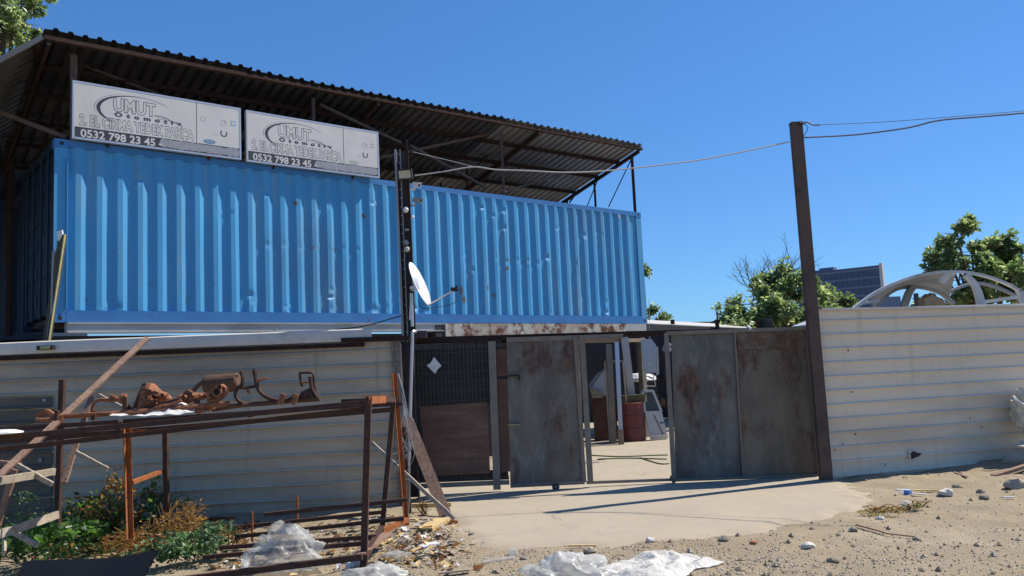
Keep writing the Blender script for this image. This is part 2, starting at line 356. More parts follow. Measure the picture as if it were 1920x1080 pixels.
for j in range(len(gy)-1):
    for i in range(n-1): a = j*n+i; m.f.append((a, a+1, a+n+1, a+n)); m.m.append(0)
mt['dirt'] = M('dry_dirt', (.38, .302, .19), (.32, .257, .165), scale=1.1, rough=.95, c3=(.345, .245, .15), dirt=(.43, .36, .25), damt=.4, bump=1., bscale=60, speck=(.245, .205, .15))
mt['conc'] = M('dusty_concrete', (.40, .338, .245), (.37, .312, .23), scale=1.6, rough=.9, c3=(.345, .30, .24), dirt=(.33, .29, .23), damt=.45, bump=.25, bscale=45, crack=(.20, .17, .13), attr=(.37, .305, .22))
tag(m.build('ground', 'dirt', smooth=True), kind='structure')
m = MB(); m.attr = []; xs = [-12+.15*i for i in range(60)]+[-3+.05*i for i in range(180)]+[6+.15*i for i in range(22)]; ys = [7.2+.05*i for i in range(100)]+[12.2+.15*i for i in range(92)]; idx = {}
for j, y in enumerate(ys):
    for i, x in enumerate(xs):
        nn = .30*noise.noise(Vector((x*1.6, y*2.4, 4)))+.09*noise.noise(Vector((x*7, y*9, 1)))+.03*noise.noise(Vector((x*20, y*24, 1)))
        ok = inside(x, y, APOLY); d = dist_edge(x, y, APOLY)*(1 if ok else -1)+nn*(1 if y < 12 else 0)
        if d > -.22: g0 = zfull(x, y); e_ = ss(-.12, .25, d); m.attr.append(.62*(1-ss(-.05, .75, d)) if y < 12 else 0); idx[i, j] = len(m.v); m.v.append(Vector((x, y, (g0-.012)*(1-e_)+(max(g0, zg(x, y))+.010+.004*noise.noise(Vector((x*1.5, y*1.5, 9))))*e_)))
for (i, j), a in idx.items():
    if (i+1, j) in idx and (i, j+1) in idx and (i+1, j+1) in idx: m.f.append((a, idx[i+1, j], idx[i+1, j+1], idx[i, j+1])); m.m.append(0)
tag(m.build('concrete_pavement', 'conc', smooth=True), kind='structure')

# ------------------------------------------------------------------ blue container and what is stacked with it
CA = .6905; D = Vector((math.cos(CA), math.sin(CA), 0)); PE = Vector((-math.sin(CA), math.cos(CA), 0)); Z = Vector((0, 0, 1))
C0 = Vector((-6.325, 11.439, 2.575)); CL, CH, CW = 12.192, 2.591, 2.438; C1 = C0+D*CL
def cp(t, k, z): return Vector((C0.x, C0.y, 0))+D*t+PE*k+Z*z     # along, into, height
def VC(px, py, k=0):                       # photo point on the container face (k metres into it)
    return V(px, py, C0, C1, k)
zb, zt = 2.575, 2.575+CH
box = T('shipping_container', 'long bright blue corrugated shipping container with dented side, raised behind the gate', 'container', cp(0, 0, zb), CA)
rnd = random.Random(3)
dents = [(rnd.uniform(.4, 11.8), rnd.choice([rnd.uniform(.15, .5), rnd.uniform(.3, 2.2), rnd.uniform(1.9, 2.3)]), rnd.uniform(.03, .08), rnd.uniform(.012, .032)) for _ in range(34)]
dents += [(t_, 1.27+rnd.uniform(-.03, .03), .05, .011) for t_ in (3.1, 3.45, 3.75, 4.05, 4.4, 4.7, 7.9, 8.1, 8.4, 8.65, 8.9)]
wearspots = [(rnd.uniform(.4, 11.8), rnd.uniform(.2, 2.4), rnd.uniform(.06, .16)) for _ in range(22)]+[(t_, z_, r_) for t_, z_, r_ in ((6.95, .62, .10), (7.0, .45, .08), (7.6, .70, .05), (7.75, .55, .05), (8.9, .3, .06), (9.3, .25, .08), (8.1, 1.1, .04), (3.9, 1.27, .03), (4.3, 1.27, .03), (8.2, 1.27, .03), (8.6, 1.27, .03), (3.6, 2.0, .05), (4.9, 1.9, .04))]
prof = []; t0 = .17; u = t0; flat = True
P4 = .2784
prof.append((t0, .036)); u = t0+.035
while u+P4 < CL-.13:
    prof += [(u, .036), (u+.068, 0), (u+.068+.035, 0), (u+.068+.072, 0), (u+.208, .036), (u+.208+.035, .036)]; u += P4
prof.append((CL-.14, .036))
zz = [.17]+[.17+.02*i for i in range(1, 110)]+[CH-.12]; zz = [z for z in zz if z < CH-.121]+[CH-.092]
m = MB(); m.attr = []
for t_, d_ in prof:
    for z_ in zz:
        k_ = d_+.004*noise.noise(Vector((t_*1.3, z_*1.1, 0)))*(1 if d_ > .01 else 1.5); w = 0; tt = t_
        for (a, b, r, q) in dents:
            if abs(a-t_) < .25 and abs(b-z_) < r*2.2:
                g = math.exp(-((a-t_)/.09)**2-((b-z_)/r)**2); k_ += q*g*(1 if d_ < .02 else -.3); tt += .5*q*g; w = max(w, .16*g*(q/.03))
        for (a, b, r) in wearspots:
            g = math.exp(-((a-t_)/.07)**2-((b-z_)/(r*1.6))**2); w = max(w, g*(.40 if r > .055 and not 6.9 < a < 7.05 else .66))
        w += .05*max(0, 1-(z_-.17)/.25)
        if abs(z_-1.27) < .012 and (2.9 < t_ < 4.7 or 7.7 < t_ < 9.0): w = .42
        if abs(z_-1.43) < .012 and 3.2 < t_ < 4.1: w = .36
        m.v.append(cp(tt, k_, zb+z_)); m.attr.append(w)
nz_ = len(zz)
for i in range(len(prof)-1):
    for j in range(nz_-1): a = i*nz_+j; m.f.append((a, a+nz_, a+nz_+1, a+1)); m.m.append(0)
m.build('side_panel', 'blue', box)
# rear side, ends, roof
m = MB()
pr = trap(CL-.3, .278, .07, .068, .036); rib_sheet(m, cp(.15, CW-.05, zb+.12), Z, D, CH-.22, 0, pr); m.build('rear_side_panel', 'bluerail', box)
m = MB(); m.box(cp(CL/2, CW/2, zt-.03), (CL-.3, CW-.2, .03), (D, PE, Z)); m.build('roof_panel', 'bluerail', box)
m = MB(); m.box(cp(CL/2, CW/2, zb+.10), (CL-.3, CW-.2, .08), (D, PE, Z)); m.build('floor_panel', 'dkwall', box)
m = MB(); rib_sheet(m, cp(CL-.06, .15, zb+.15), Z, PE, CH-.28, 0, trap(CW-.3, .25, .11, .03, .045)); m.build('end_panel', 'blue', box)
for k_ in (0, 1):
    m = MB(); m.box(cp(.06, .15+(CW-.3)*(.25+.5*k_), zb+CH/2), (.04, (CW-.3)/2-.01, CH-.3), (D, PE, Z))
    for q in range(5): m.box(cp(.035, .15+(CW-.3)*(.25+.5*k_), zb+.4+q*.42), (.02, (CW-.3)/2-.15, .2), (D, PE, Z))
    o = m.build('end_door', 'blueshade', box)
    for q in (.3, .75):
        m = MB(); m.tube([cp(.01, .15+(CW-.3)*(.5*k_+.5*q), zb+.1), cp(.01, .15+(CW-.3)*(.5*k_+.5*q), zt-.1)], .017); m.build('lock_rod', 'blueshade', o)
for k_ in (0, CW-.06):
    m = MB(); m.box(cp(CL/2, k_+.032, zt-.05), (CL-.34, .06, .10), (D, PE, Z)); m.build('top_rail', 'bluerail', box)
    m = MB(); m.box(cp(CL/2, k_+.022, zb+.085), (CL-.34, .05, .165), (D, PE, Z)); m.box(cp(CL/2, k_+.06, zb+.012), (CL-.34, .12, .02), (D, PE, Z)); m.build('bottom_rail', 'bluerail', box)
for t_ in (0, CL):
    for k_ in (0, CW):
        sx = 1 if t_ == 0 else -1; sy = 1 if k_ == 0 else -1
        m = MB(); m.box(cp(t_+sx*.085, k_+sy*.02, zb+CH/2), (.165, .03, CH-.24), (D, PE, Z)); m.box(cp(t_+sx*.02, k_+sy*.10, zb+CH/2), (.03, .13, CH-.24), (D, PE, Z), 1)
        if k_ == 0 and t_ == 0: m.box(cp(.165, -.002, zb+CH/2-.04), (.012, .05, CH-.45), (D, PE, Z))
        m.build('corner_post', ['blueshade' if (t_ == 0 and k_ > 1) else 'blue', 'blueshade'], box)
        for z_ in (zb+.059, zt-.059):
            m = MB(); m.box(cp(t_+sx*.088, k_+sy*.08, z_), (.178, .162, .118), (D, PE, Z)); o = m.build('corner_casting', 'blueshade' if (t_ == 0 and k_ > 1) else 'bluerail', box)
            m = MB(); m.lathe(cp(t_+sx*.09, k_-sy*.003, z_), [(.0, 0), (.028, 0)], PE, 14); m.build('casting_hole', 'black', o)
    for a in (.05, CW-.05):
        pass
    m = MB(); m.box(cp(t_+(.04 if t_ == 0 else -.04), CW/2, zt-.055), (.07, CW-.34, .10), (D, PE, Z)); m.build('end_header', 'blueshade', box)
m = MB(); m.box(cp(11.45, -.004, zt-.16), (.06, .008, .10), (D, PE, Z)); m.build('vent_cover', 'greybeam', box)
# pale profile and peeling beam under it
m = MB(); a = cp(.15, -.03, zb-.075); m.box(cp(3.35, .05, zb-.078), (6.35, .16, .15), (D, PE, Z)); m.box(cp(3.35, -.04, zb-.142), (6.35, .02, .02), (D, PE, Z)); m.box(cp(3.35, -.04, zb-.014), (6.35, .02, .02), (D, PE, Z))
m.box(cp(3.2, -.034, zb-.078), (.01, .012, .13), (D, PE, Z))
one(m, 'steel_profile', 'greybeam', 'pale grey steel profile running under the left half of the blue container', 'beam')
tb0 = (VC(832, 610)-C0).dot(D); tb1 = (VC(1170, 610)-C0).dot(D)
hb = T('header_beam', 'white painted header beam peeling to rust, under the blue container above the sliding gate', 'beam', cp((tb0+tb1)/2, -.05, zb-.31))
m = MB(); nl = 60; 
m.box(cp((tb0+tb1)/2, .03, zb-.145), (tb1-tb0, .18, .27), (D, PE, Z)); m.build('beam_face', 'peel', hb)
m = MB(); m.box(cp((tb0+tb1)/2, .0, zb-.30), (tb1-tb0+.05, .2, .03), (D, PE, Z)); m.build('lower_flange', 'darkrust', hb)
m = MB(); m.box(cp(tb0-.11, .04, zb-.17), (.2, .16, .25), (D, PE, Z)); m.build('end_block', 'dkwall', hb)
m = MB(); m.box(cp(11.75, .05, zb-.085), (.75, .14, .16), (D, PE, Z)); one(m, 'steel_profile', 'greybeam', 'short pale grey block under the right-hand corner of the blue container', 'beam')

# lower storey below the container (dark workshop with an open doorway at its right end)
ws = T('workshop', 'dark lower storey under the blue container with an open doorway at its right end', 'building', cp(6, 1.2, 0), CA)
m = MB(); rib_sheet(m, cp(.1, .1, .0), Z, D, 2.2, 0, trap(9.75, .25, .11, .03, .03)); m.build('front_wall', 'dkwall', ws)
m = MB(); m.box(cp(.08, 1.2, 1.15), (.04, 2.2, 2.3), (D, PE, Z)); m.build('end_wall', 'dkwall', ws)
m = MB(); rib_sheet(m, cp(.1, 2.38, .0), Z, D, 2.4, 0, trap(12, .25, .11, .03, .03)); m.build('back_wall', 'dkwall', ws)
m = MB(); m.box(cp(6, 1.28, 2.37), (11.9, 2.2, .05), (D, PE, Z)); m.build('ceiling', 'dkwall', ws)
for t_ in (.15, 9.95, 12.05):
    m = MB(); m.box(cp(t_, .12, 1.13), (.13, .13, 2.26), (D, PE, Z)); m.build('post', 'gateframe', ws)
for t_ in (.15, 12.05):
    m = MB(); m.box(cp(t_, 2.28, 1.13), (.13, .13, 2.26), (D, PE, Z)); m.build('post', 'gateframe', ws)
m = MB(); m.box(cp(11.0, .06, 2.2), (2.2, .1, .08), (D, PE, Z)); m.build('door_lintel', 'cardb', ws)
# container of the next stack, left, with its shade put into the blue
q0 = Vector((-8.45, 15.0, 0)); A2 = R(190); D2 = Vector((math.cos(A2), math.sin(A2), 0)); P2 = Vector((-D2.y*-1, D2.x*-1, 0)); P2 = Vector((-.17, .98, 0)).normalized()
b2 = T('shipping_container', 'blue shipping container, coloured as shaded, behind the left end of the long blue one', 'container', q0, A2)
def c2(t, k, z): return q0+D2*t+P2*k+Z*z
m = MB(); pr = trap(5.8, .278, .07, .068, .036); rib_sheet(m, c2(.13, .05, 2.73), Z, D2*1, 2.3, 0, pr); m.build('side_panel', 'blueshade', b2)
for z_ in (2.65, 5.05): m = MB(); m.box(c2(3.03, .04, z_), (5.8, .08, .14), (D2, P2, Z)); m.build('top_rail' if z_ > 3 else 'bottom_rail', 'blueshade', b2)
for t_ in (.07, 5.99): m = MB(); m.box(c2(t_, .06, 3.85), (.13, .13, 2.55), (D2, P2, Z)); m.build('corner_post', 'blueshade', b2)
m = MB(); m.box(c2(.03, 1.22, 3.85), (.05, 2.3, 2.5), (D2, P2, Z)); m.box(c2(3.03, 2.4, 3.85), (6, .05, 2.5), (D2, P2, Z)); m.box(c2(3.03, 1.25, 5.12), (6, 2.3, .03), (D2, P2, Z)); m.build('shell', 'blueshade', b2)
b3 = T('shipping_container', 'black-looking lower container behind the left fence, under the shaded blue one', 'container', q0, A2)
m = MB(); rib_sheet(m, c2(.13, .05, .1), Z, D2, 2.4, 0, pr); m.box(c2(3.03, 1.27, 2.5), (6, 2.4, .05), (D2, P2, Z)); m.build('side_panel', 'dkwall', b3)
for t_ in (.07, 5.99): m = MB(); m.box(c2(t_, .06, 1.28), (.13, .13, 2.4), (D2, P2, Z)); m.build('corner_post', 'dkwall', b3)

# ------------------------------------------------------------------ roof over the container
RS = Vector((PE.x, PE.y, -.27)).normalized()
roof = T('canopy_roof', 'rusty steel canopy with a dark corrugated roof standing on top of the blue container', 'roof', cp(6, 1.2, zt), CA)
K0 = VC(82, 68, -.12); K1 = VC(1203, 278, -.12); K0.z -= .0
RD = (K1-K0).normalized(); RL = (K1-K0).length; RN = RD.cross(RS).normalized()*-1
if RN.z < 0: RN = -RN
m = MB()
secs = [(0, 3.0, .035, 4.0, 2), (2.95, 6.0, 0, 4.1, 2), (5.95, 8.4, .006, 4.1, 1), (8.35, RL, 0, 4.1, 0)]  # sheet sections go from dark at the left to pale at the right
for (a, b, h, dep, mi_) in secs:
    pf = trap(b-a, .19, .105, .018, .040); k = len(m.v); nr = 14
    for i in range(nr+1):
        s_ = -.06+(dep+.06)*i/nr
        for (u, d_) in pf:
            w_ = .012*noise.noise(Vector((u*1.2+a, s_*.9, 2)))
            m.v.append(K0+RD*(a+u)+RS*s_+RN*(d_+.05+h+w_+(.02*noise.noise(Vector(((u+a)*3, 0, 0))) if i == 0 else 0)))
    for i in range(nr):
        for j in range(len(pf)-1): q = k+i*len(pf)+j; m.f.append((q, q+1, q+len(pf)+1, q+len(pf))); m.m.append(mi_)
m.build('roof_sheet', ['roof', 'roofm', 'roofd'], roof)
m = MB(); m.bar(K0+RD*.0-RN*.02, K1-RN*.02, .05, .065, RN); m.build('front_beam', 'darkrust', roof)
for s_ in (.75, 1.5, 2.35, 3.1, 3.9):
    m = MB(); m.bar(K0+RS*s_+RN*.005, K1+RD*.05+RS*s_+RN*.005, .05, .07, RN); m.build('purlin', 'darkrust', roof)
for t_ in (.06, RL*.43, RL*.74, RL-.12):
    m = MB(); m.bar(K0+RD*t_-RN*.09, K0+RD*t_+RS*4.0-RN*.09, .05, .08, RN); m.build('rafter', 'darkrust', roof)
def rz_(t_, k_):      # roof underside height above container point
    q = K0+RD*(t_-(K0-C0).dot(D))+RS*((k_+.12)/math.hypot(PE.x, PE.y)); return q.z-.09
def stand(px, k_, w=.05, mat='darkrust'):
    t_ = (VC(px, 300, k_)-C0).dot(D); m = MB(); m.bar(cp(t_, k_, zt), cp(t_, k_, rz_(t_, k_)), w); m.build('post', mat, roof); return t_
stand(137, .04, .07, 'postr'); stand(590, .05, .05, 'postr'); stand(942, .05, .05, 'postr'); stand(1185, .05, .06)
for px in (1128, 1082): pass
for k_ in (1.35, 2.35):
    for t_ in (CL-.1, 8.2, 4.2, .3): m = MB(); m.bar(cp(t_, k_, zt), cp(t_, k_, rz_(t_, k_)), .05); m.build('post', 'darkrust', roof)
def brace(p, q, k_, k2=None, w=.04, mat='postr'):
    m = MB(); m.bar(VC(*p, k_), VC(*q, k2 if k2 is not None else k_), w); m.build('brace', mat, roof)
brace((600, 196), (752, 268), .25, .25, .045); brace((768, 272), (912, 352), .3, .3, .045); brace((712, 296), (942, 246), .5, .5, .05)
brace((942, 360), (1070, 322), .12, .9, .04); brace((1183, 300), (1141, 388), .1, .1, .018, 'darkrust'); brace((1122, 334), (1101, 386), 1.2, 1.2, .018, 'darkrust'); brace((1084, 356), (1068, 380), 2.0, 2.0, .03, 'darkrust')
brace((150, 120), (330, 190), .6, .6, .04); brace((940, 262), (870, 340), 1.2, 1.2, .03, 'darkrust')
m = MB(); rib_sheet(m, VC(225, 108, 1.6), -Z, D, 1.0, 0, trap(.9, .2, .1, .02, .03)); m.build('back_sheet', 'roofd', roof)
# debris lying on the edge of the roof
m = MB()
for i in range(26):
    t_ = rnd.uniform(RL*.52, RL*.80); p = K0+RD*t_+RS*rnd.uniform(.0, .25)+RN*.10; a = Vector((rnd.gauss(0, 1), rnd.gauss(0, 1), rnd.gauss(0, .3))).normalized()
    m.bar(p, p+a*rnd.uniform(.05, .22), .03, .006)
tag(m.build('dry_debris', 'woodw'), 'dry leaves and scraps lying along the middle of the canopy roof edge', 'debris', kind='stuff')
# side lean-to roof at the left
lr = T('side_roof', 'ribbed metal roof sloping down to the left of the blue container', 'roof', cp(-1, 1, zt), CA)
r_ = Vector((-.885, -.465, -.80)).normalized(); p_ = Vector((-.44, .90, -.02)).normalized(); nn_ = p_.cross(r_).normalized(); nn_ = nn_ if nn_.z > 0 else -nn_
KL = K0+Vector((-.02, -.02, .0))
m = MB(); pf = trap(6.2, .19, .10, .018, .045)
k = 0
for i in range(9):
    for (u, d_) in pf: m.v.append(KL+p_*u+r_*(3.4*i/8)+nn_*d_)
for i in range(8):
    for j in range(len(pf)-1): q = i*len(pf)+j; m.f.append((q, q+len(pf), q+len(pf)+1, q+1)); m.m.append(0)
m.build('roof_sheet', 'roofm', lr)
m = MB(); m.bar(KL+nn_*-.02, KL+r_*3.4-nn_*.02, .03, .07, nn_); m.build('edge_flashing', 'roof', lr)
for s_ in (.12, 1.1, 2.2):
    m = MB(); m.bar(KL+r_*s_-nn_*.05, KL+r_*s_+p_*6.1-nn_*.05, .06, .08, nn_); m.build('purlin', 'darkrust', lr)
m = MB(); e_ = KL+p_*6.15; m.prism([e_, e_+r_*3.4, e_+r_*3.4-Z*3, e_-Z*3.6], p_*.02); m.build('added_gap_sheet', 'roofd', lr)  # dark sheet added to close the bright sky gap behind the side roof
m = MB(); m.bar(Y(-60, 188, 11.6), VC(125, 258, .1), .06); m.build('brace', 'postr', lr)
m = MB(); m.bar(cp(-.05, 3.2, zb), cp(-.05, 3.2, 6.1), .08); m.build('post', 'darkrust', lr)
# mossy timber leaning at the left container corner
m = MB(); a = Y(88, 640, 11.05); b = Y(118, 440, 11.05); m.bar(a, b, .07, .09, (0, 1, 0)); m.bar(a+Vector((.043, -.030, 0)), b+Vector((.043, -.030, 0)), .012, .035, (0, 1, 0), mi=1)
one(m, 'timber_post', ['moss', 'yell'], 'mossy timber with a yellow edge leaning upright at the left corner of the blue container', 'timber')
m = MB(); m.prism([Y(x, y, 11.0) for x, y in ((107, 434), (116, 431), (117, 440), (111, 452), (107, 451))], (0, .03, 0)); one(m, 'tube_cap', 'paper', 'small white plastic scrap on top of the mossy timber', 'scrap')
m = MB(); m.tube([Y(x, y, 11.02) for x, y in ((101, 470), (99, 520), (97, 590))], .02); m.tube(spline([Y(x, y, 11.0) for x, y in ((97, 590), (105, 540), (101, 570), (92, 600), (88, 632))]), .004, 5)
one(m, 'drain_pipe', 'grey', 'thin grey pipe with a loose wire beside the mossy timber', 'pipe')

# ------------------------------------------------------------------ signs
def textmesh(s, size, off=0., bold=0, sp=1.0):
    c = bpy.data.curves.new('t', 'FONT'); c.body = s; c.size = size; c.offset = off; c.space_character = sp; c.resolution_u = 3
    o = bpy.data.objects.new('t', c); S.collection.objects.link(o); bpy.context.view_layer.update()
    dg = bpy.context.evaluated_depsgraph_get(); me = o.evaluated_get(dg).to_mesh()
    vs = [v.co.copy() for v in me.vertices]; fs = [tuple(p.vertices) for p in me.polygons]
    o.evaluated_get(dg).to_mesh_clear(); bpy.data.objects.remove(o); bpy.data.curves.remove(c); return vs, fs
def put_text(m, s, x0, x1, z0, z1, y, off=0., grow=0, skew=0, sp=1., mi=0, ref=None):
    rv, _ = textmesh(ref or s, 1, 0, sp=sp); vs, fs = textmesh(s, 1, off, sp=sp)
    ax, bx = min(v.x for v in rv), max(v.x for v in rv); az, bz = min(v.y for v in rv), max(v.y for v in rv)
    sx = (x1-x0)/(bx-ax); sz = (z1-z0)/(bz-az)
    out = [(x0+(v.x-ax)*sx+skew*(v.y-az)*sz, -y, z0+(v.y-az)*sz) for v in vs]
    m.add(out, fs, mi)
SW, SH = 2.44, .845
def sign(pTL, label, first=True):
    w = VC(*pTL, -.10); th = T('signboard', label, 'sign', Vector((w.x, w.y, w.z-SH)), CA, 'twin signboards above the blue container')
    wm = Matrix.LocRotScale(th.location, th.rotation_euler, None)
    def B(m, name, mat, par=th, **k):
        m.v = [wm @ Vector(v) for v in m.v]; return m.build(name, mat, par, **k)
    m = MB(); m.box((SW/2, .027, SH/2), (SW-.04, .06, SH-.04)); pan = B(m, 'panel', 'signw')
    m = MB()
    for c, d in (((SW/2, .029, .012), (SW, .07, .024)), ((SW/2, .029, SH-.012), (SW, .07, .024)), ((.012, .029, SH/2), (.024, .07, SH-.05)), ((SW-.012, .029, SH/2), (.024, .07, SH-.05))): m.box(c, d)
    B(m, 'frame', 'alu')
    X = lambda f: f*SW; H = lambda f: SH*(1-f)
    m = MB(); m.box((X(.5), -.0031, (H(.79)+H(.97))/2), (X(.98)-.01, .0008, H(.79)-H(.97))); B(m, 'phone_band', 'signd', pan)
    m = MB(); m.box((X(.712), -.0031, (H(.03)+H(.79))/2), (.010, .0008, H(.03)-H(.79)-.004)); B(m, 'divider', 'signd', pan)
    m = MB(); put_text(m, '0532 798 23 45 -', X(.045), X(.50), H(.955)+.0, H(.825), .0039, off=.025); B(m, 'phone_number', 'signw', pan)
    m = MB(); 
    for i in range(14):
        f = i/13; cx = X(.515+.445*f); 
        rx = X(.03); rz = (H(.80)-H(.955))*.5*(.9+.25*rnd.random()); pts = [(cx+rx*math.cos(a*math.pi/6), -.0038-.0001*(i % 3), (H(.80)+H(.955))/2+rnd.uniform(-.006, .006)+rz*math.sin(a*math.pi/6)) for a in range(12)]
        m.add(pts, [tuple(range(12))])
    B(m, 'smudge', 'signg', pan)
    m = MB(); put_text(m, '2. EL ÇIKMA YEDEK PARÇA', X(.04), X(.69), H(.787), H(.572), .0035, off=.062); B(m, 'trade_line', 'signd', pan)
    m = MB(); put_text(m, '2. EL ÇIKMA YEDEK PARÇA', X(.04), X(.69), H(.787), H(.572), .0040, off=.022); B(m, 'trade_line_fill', 'signw', pan)
    m = MB(); put_text(m, 'UMUT', X(.225), X(.46), H(.42), H(.20), .0035, off=.055); B(m, 'shop_name', 'signd', pan)
    m = MB(); put_text(m, 'UMUT', X(.225), X(.46), H(.42), H(.20), .0040, off=.018); B(m, 'shop_name_fill', 'signw', pan)
    m = MB(); put_text(m, 'Otomotiv', X(.23), X(.615), H(.515), H(.445), .0045, off=.045, sp=1.9); B(m, 'lettering', 'signd', pan)
    # crescent and car outline
    m = MB(); cx, cz, ra, rb = .36, .40, .232, .29; N_ = 30
    def cres(a0, a1, th0, y, n=N_, ox=0., oz=0., ex=0):
        o = []
        for i in range(n+1):
            a = a0+(a1-a0)*i/n; w = th0*math.sin(math.pi*i/n)**.7; o.append((a, w))
        vs = [(X(cx+(ra+ex)*math.cos(a)+ox), -y, H(cz-(rb+ex*2)*math.sin(a)+oz)) for a, w in o]+[(X(cx+(ra+ex-w)*math.cos(a)+ox), -y, H(cz-(rb+ex*2-w*.9)*math.sin(a)+oz)) for a, w in o]
        m.add(vs, [(i, i+1, n+2+i, n+1+i) for i in range(n)])
    cres(R(75), R(245), .022, .004); cres(R(35), R(110), .006, .0043); cres(R(100), R(200), .003, .004, ex=.012)
    car = [(.455, .40), (.50, .405), (.535, .425), (.56, .47), (.60, .485), (.62, .52), (.618, .575), (.610, .59)]
    for pts, w in ((car, .009), ([(.475, .455), (.515, .445), (.55, .46), (.59, .475)], .004)):
        c = spline([(X(a), -.0042, H(b)) for a, b in pts], 4)
        for i in range(len(c)-1):
            d_ = (c[i+1]-c[i]).normalized(); q = Vector((-d_.z, 0, d_.x))*w/2; m.add([c[i]-q, c[i+1]-q, c[i+1]+q, c[i]+q], [(0, 1, 2, 3)])
    B(m, 'car_emblem', 'signd', pan)
    def ring(x, z, r1, r2, mat, a0=0, a1=360, name='car_logo', fade=1):
        m = MB(); n = 24; vs = []
        for i in range(n+1):
            a = R(a0+(a1-a0)*i/n); vs += [(X(x)+r1*math.cos(a), -.004, H(z)+r1*math.sin(a)), (X(x)+r2*math.cos(a), -.004, H(z)+r2*math.sin(a))]
        m.add(vs, [(2*i, 2*i+1, 2*i+3, 2*i+2) for i in range(n)]); return m
    B(ring(.752, .32, .042, .034, 0), 'round_logo', 'signlg' if first else 'signw', pan)
    m = ring(.886, .34, .050, .042, 0); m.add([(X(.886), -.004, H(.34)), (X(.886)+.04, -.004, H(.34)), (X(.886)+.03, -.004, H(.34)+.03), (X(.886), -.004, H(.34)+.04)], [(0, 1, 2, 3)]); B(m, 'round_logo', 'signlg', pan)
    m = MB(); m.box((X(.947), -.0032, H(.32)), (.085, .0008, .085)); B(m, 'square_logo', 'signlb' if first else 'signlg', pan)
    m = MB(); m.add([(X(.947)-.02, -.005, H(.32)-.03), (X(.947)+.02, -.005, H(.32)-.03), (X(.947)+.03, -.005, H(.32)+.03), (X(.947), -.005, H(.32)+.01), (X(.947)-.03, -.005, H(.32)+.03)], [(0, 1, 2, 3, 4)]); B(m, 'logo_figure', 'signw', pan)
    B(ring(.886, .54, .056, .038, 0, 130, 400), 'ring_logo', 'signd', pan)
    m = MB(); m.box((X(.828), -.0032, H(.585)), (.10, .0008, .008)); B(m, 'small_line', 'signlg', pan)
    m = MB(); m.add([(X(.793)+.095*math.cos(R(i*15)), -.004, H(.735)+.034*math.sin(R(i*15))) for i in range(24)], [tuple(range(24))]); B(m, 'oval_logo', 'signb' if first else 'signlg', pan)
    m = MB(); c = [(X(.793)-.06+.01*i, H(.735)+.012*math.sin(i*1.9)) for i in range(13)]
    for i in range(12): m.add([(c[i][0], -.0052, c[i][1]-.005), (c[i+1][0], -.0052, c[i+1][1]-.005), (c[i+1][0], -.0052, c[i+1][1]+.005), (c[i][0], -.0052, c[i][1]+.005)], [(0, 1, 2, 3)])
    B(m, 'oval_script', 'signw', pan)
    for f in (.2, .8):
        m = MB(); m.bar((X(f), .06, .0), (X(f), .06, SH+.0), .03); m.bar((X(f), .06, .1), (X(f), .1, -.05), .03); B(m, 'bracket', 'darkrust')
sign((136, 150), 'left of two white shop signs, at the left end of the container top')
sign((461, 206), 'right of two white shop signs, nearer the centre pole', False)

# ------------------------------------------------------------------ poles, lamps, dish, cables
GA, GB = Vector((-1.42, 11.5, 0)), Vector((4.07, 11.72, 0)); GD = (GB-GA).normalized(); GN = Vector((GD.y, -GD.x, 0))   # GN points to the camera
def VG(px, py, k=0): return V(px, py, GA, GB, k)
pole = T('steel_pole', 'dark steel pole left of the gate, carrying a floodlight and a satellite dish', 'pole', (-1.42, 11.42, 0))
a = Vector((-1.40, 11.42, 0)); b = Y(756, 285, 11.42)
m = MB(); m.bar(a+Vector((-.045, .03, 0)), b+Vector((-.02, .03, 0)), .14, .012, (0, 1, 0)); m.bar(a+Vector((.03, 0, 0)), b+Vector((.05, 0, 0)), .012, .14, (0, 1, 0)); m.bar(a+Vector((-.12, 0, 0)), b+Vector((-.09, 0, 0)), .012, .14, (0, 1, 0)); m.build('column', 'postd', pole)
m = MB(); m.bar(Y(778, 640, 11.36), Y(762, 262, 11.36), .035, .03); m.build('upright_bar', 'darkrust', pole)
m = MB(); m.bar(Y(756, 640, 11.34), Y(741, 280, 11.34), .03, .02)
for i in range(22): q = lerp(Y(758, 640, 11.33), Y(743, 290, 11.33), i/21); m.box(q+Vector((.04, 0, 0)), (.02, .03, .012))
m.bar(Y(761, 640, 11.34)+Vector((.03, 0, 0)), Y(746, 280, 11.34)+Vector((.03, 0, 0)), .012, .02); m.build('cable_tray', 'grey', pole)
m = MB(); m.bar(Y(772, 560, 11.3), Y(770, 600, 11.3), .04); m.tube([Y(771, 550, 11.3), Y(773, 612, 11.3)], .022, 8); m.build('pipe_stub', 'alu', pole)
def faced(p, n): n = Vector(n).normalized(); x = Z.cross(n).normalized()*-1; x = n.cross(Z).normalized()*-1; return (x, n, x.cross(n)*1)
fl = T('floodlight', 'square floodlight with a pale lens near the top of the centre pole', 'floodlight', Y(759, 328, 11.25))
c = Y(759, 327, 11.22); n_ = Vector((-.1, -1, -.25)).normalized(); X_ = Vector((1, -.1, 0)).normalized(); Z_ = n_.cross(X_).normalized(); Z_ = Z_ if Z_.z > 0 else -Z_
m = MB(); m.box(c-n_*.025, (.20, .05, .14), (X_, n_, Z_)); m.box(c+Z_*.068+n_*.005, (.20, .02, .012), (X_, n_, Z_)); m.box(c-Z_*.068+n_*.005, (.20, .02, .012), (X_, n_, Z_)); m.box(c-X_*.094+n_*.005, (.012, .02, .12), (X_, n_, Z_)); m.box(c+X_*.094+n_*.005, (.012, .02, .12), (X_, n_, Z_)); m.build('housing', 'black', fl)
m = MB(); m.box(c+n_*.003, (.165, .006, .105), (X_, n_, Z_)); m.build('lens', 'lamp', fl)
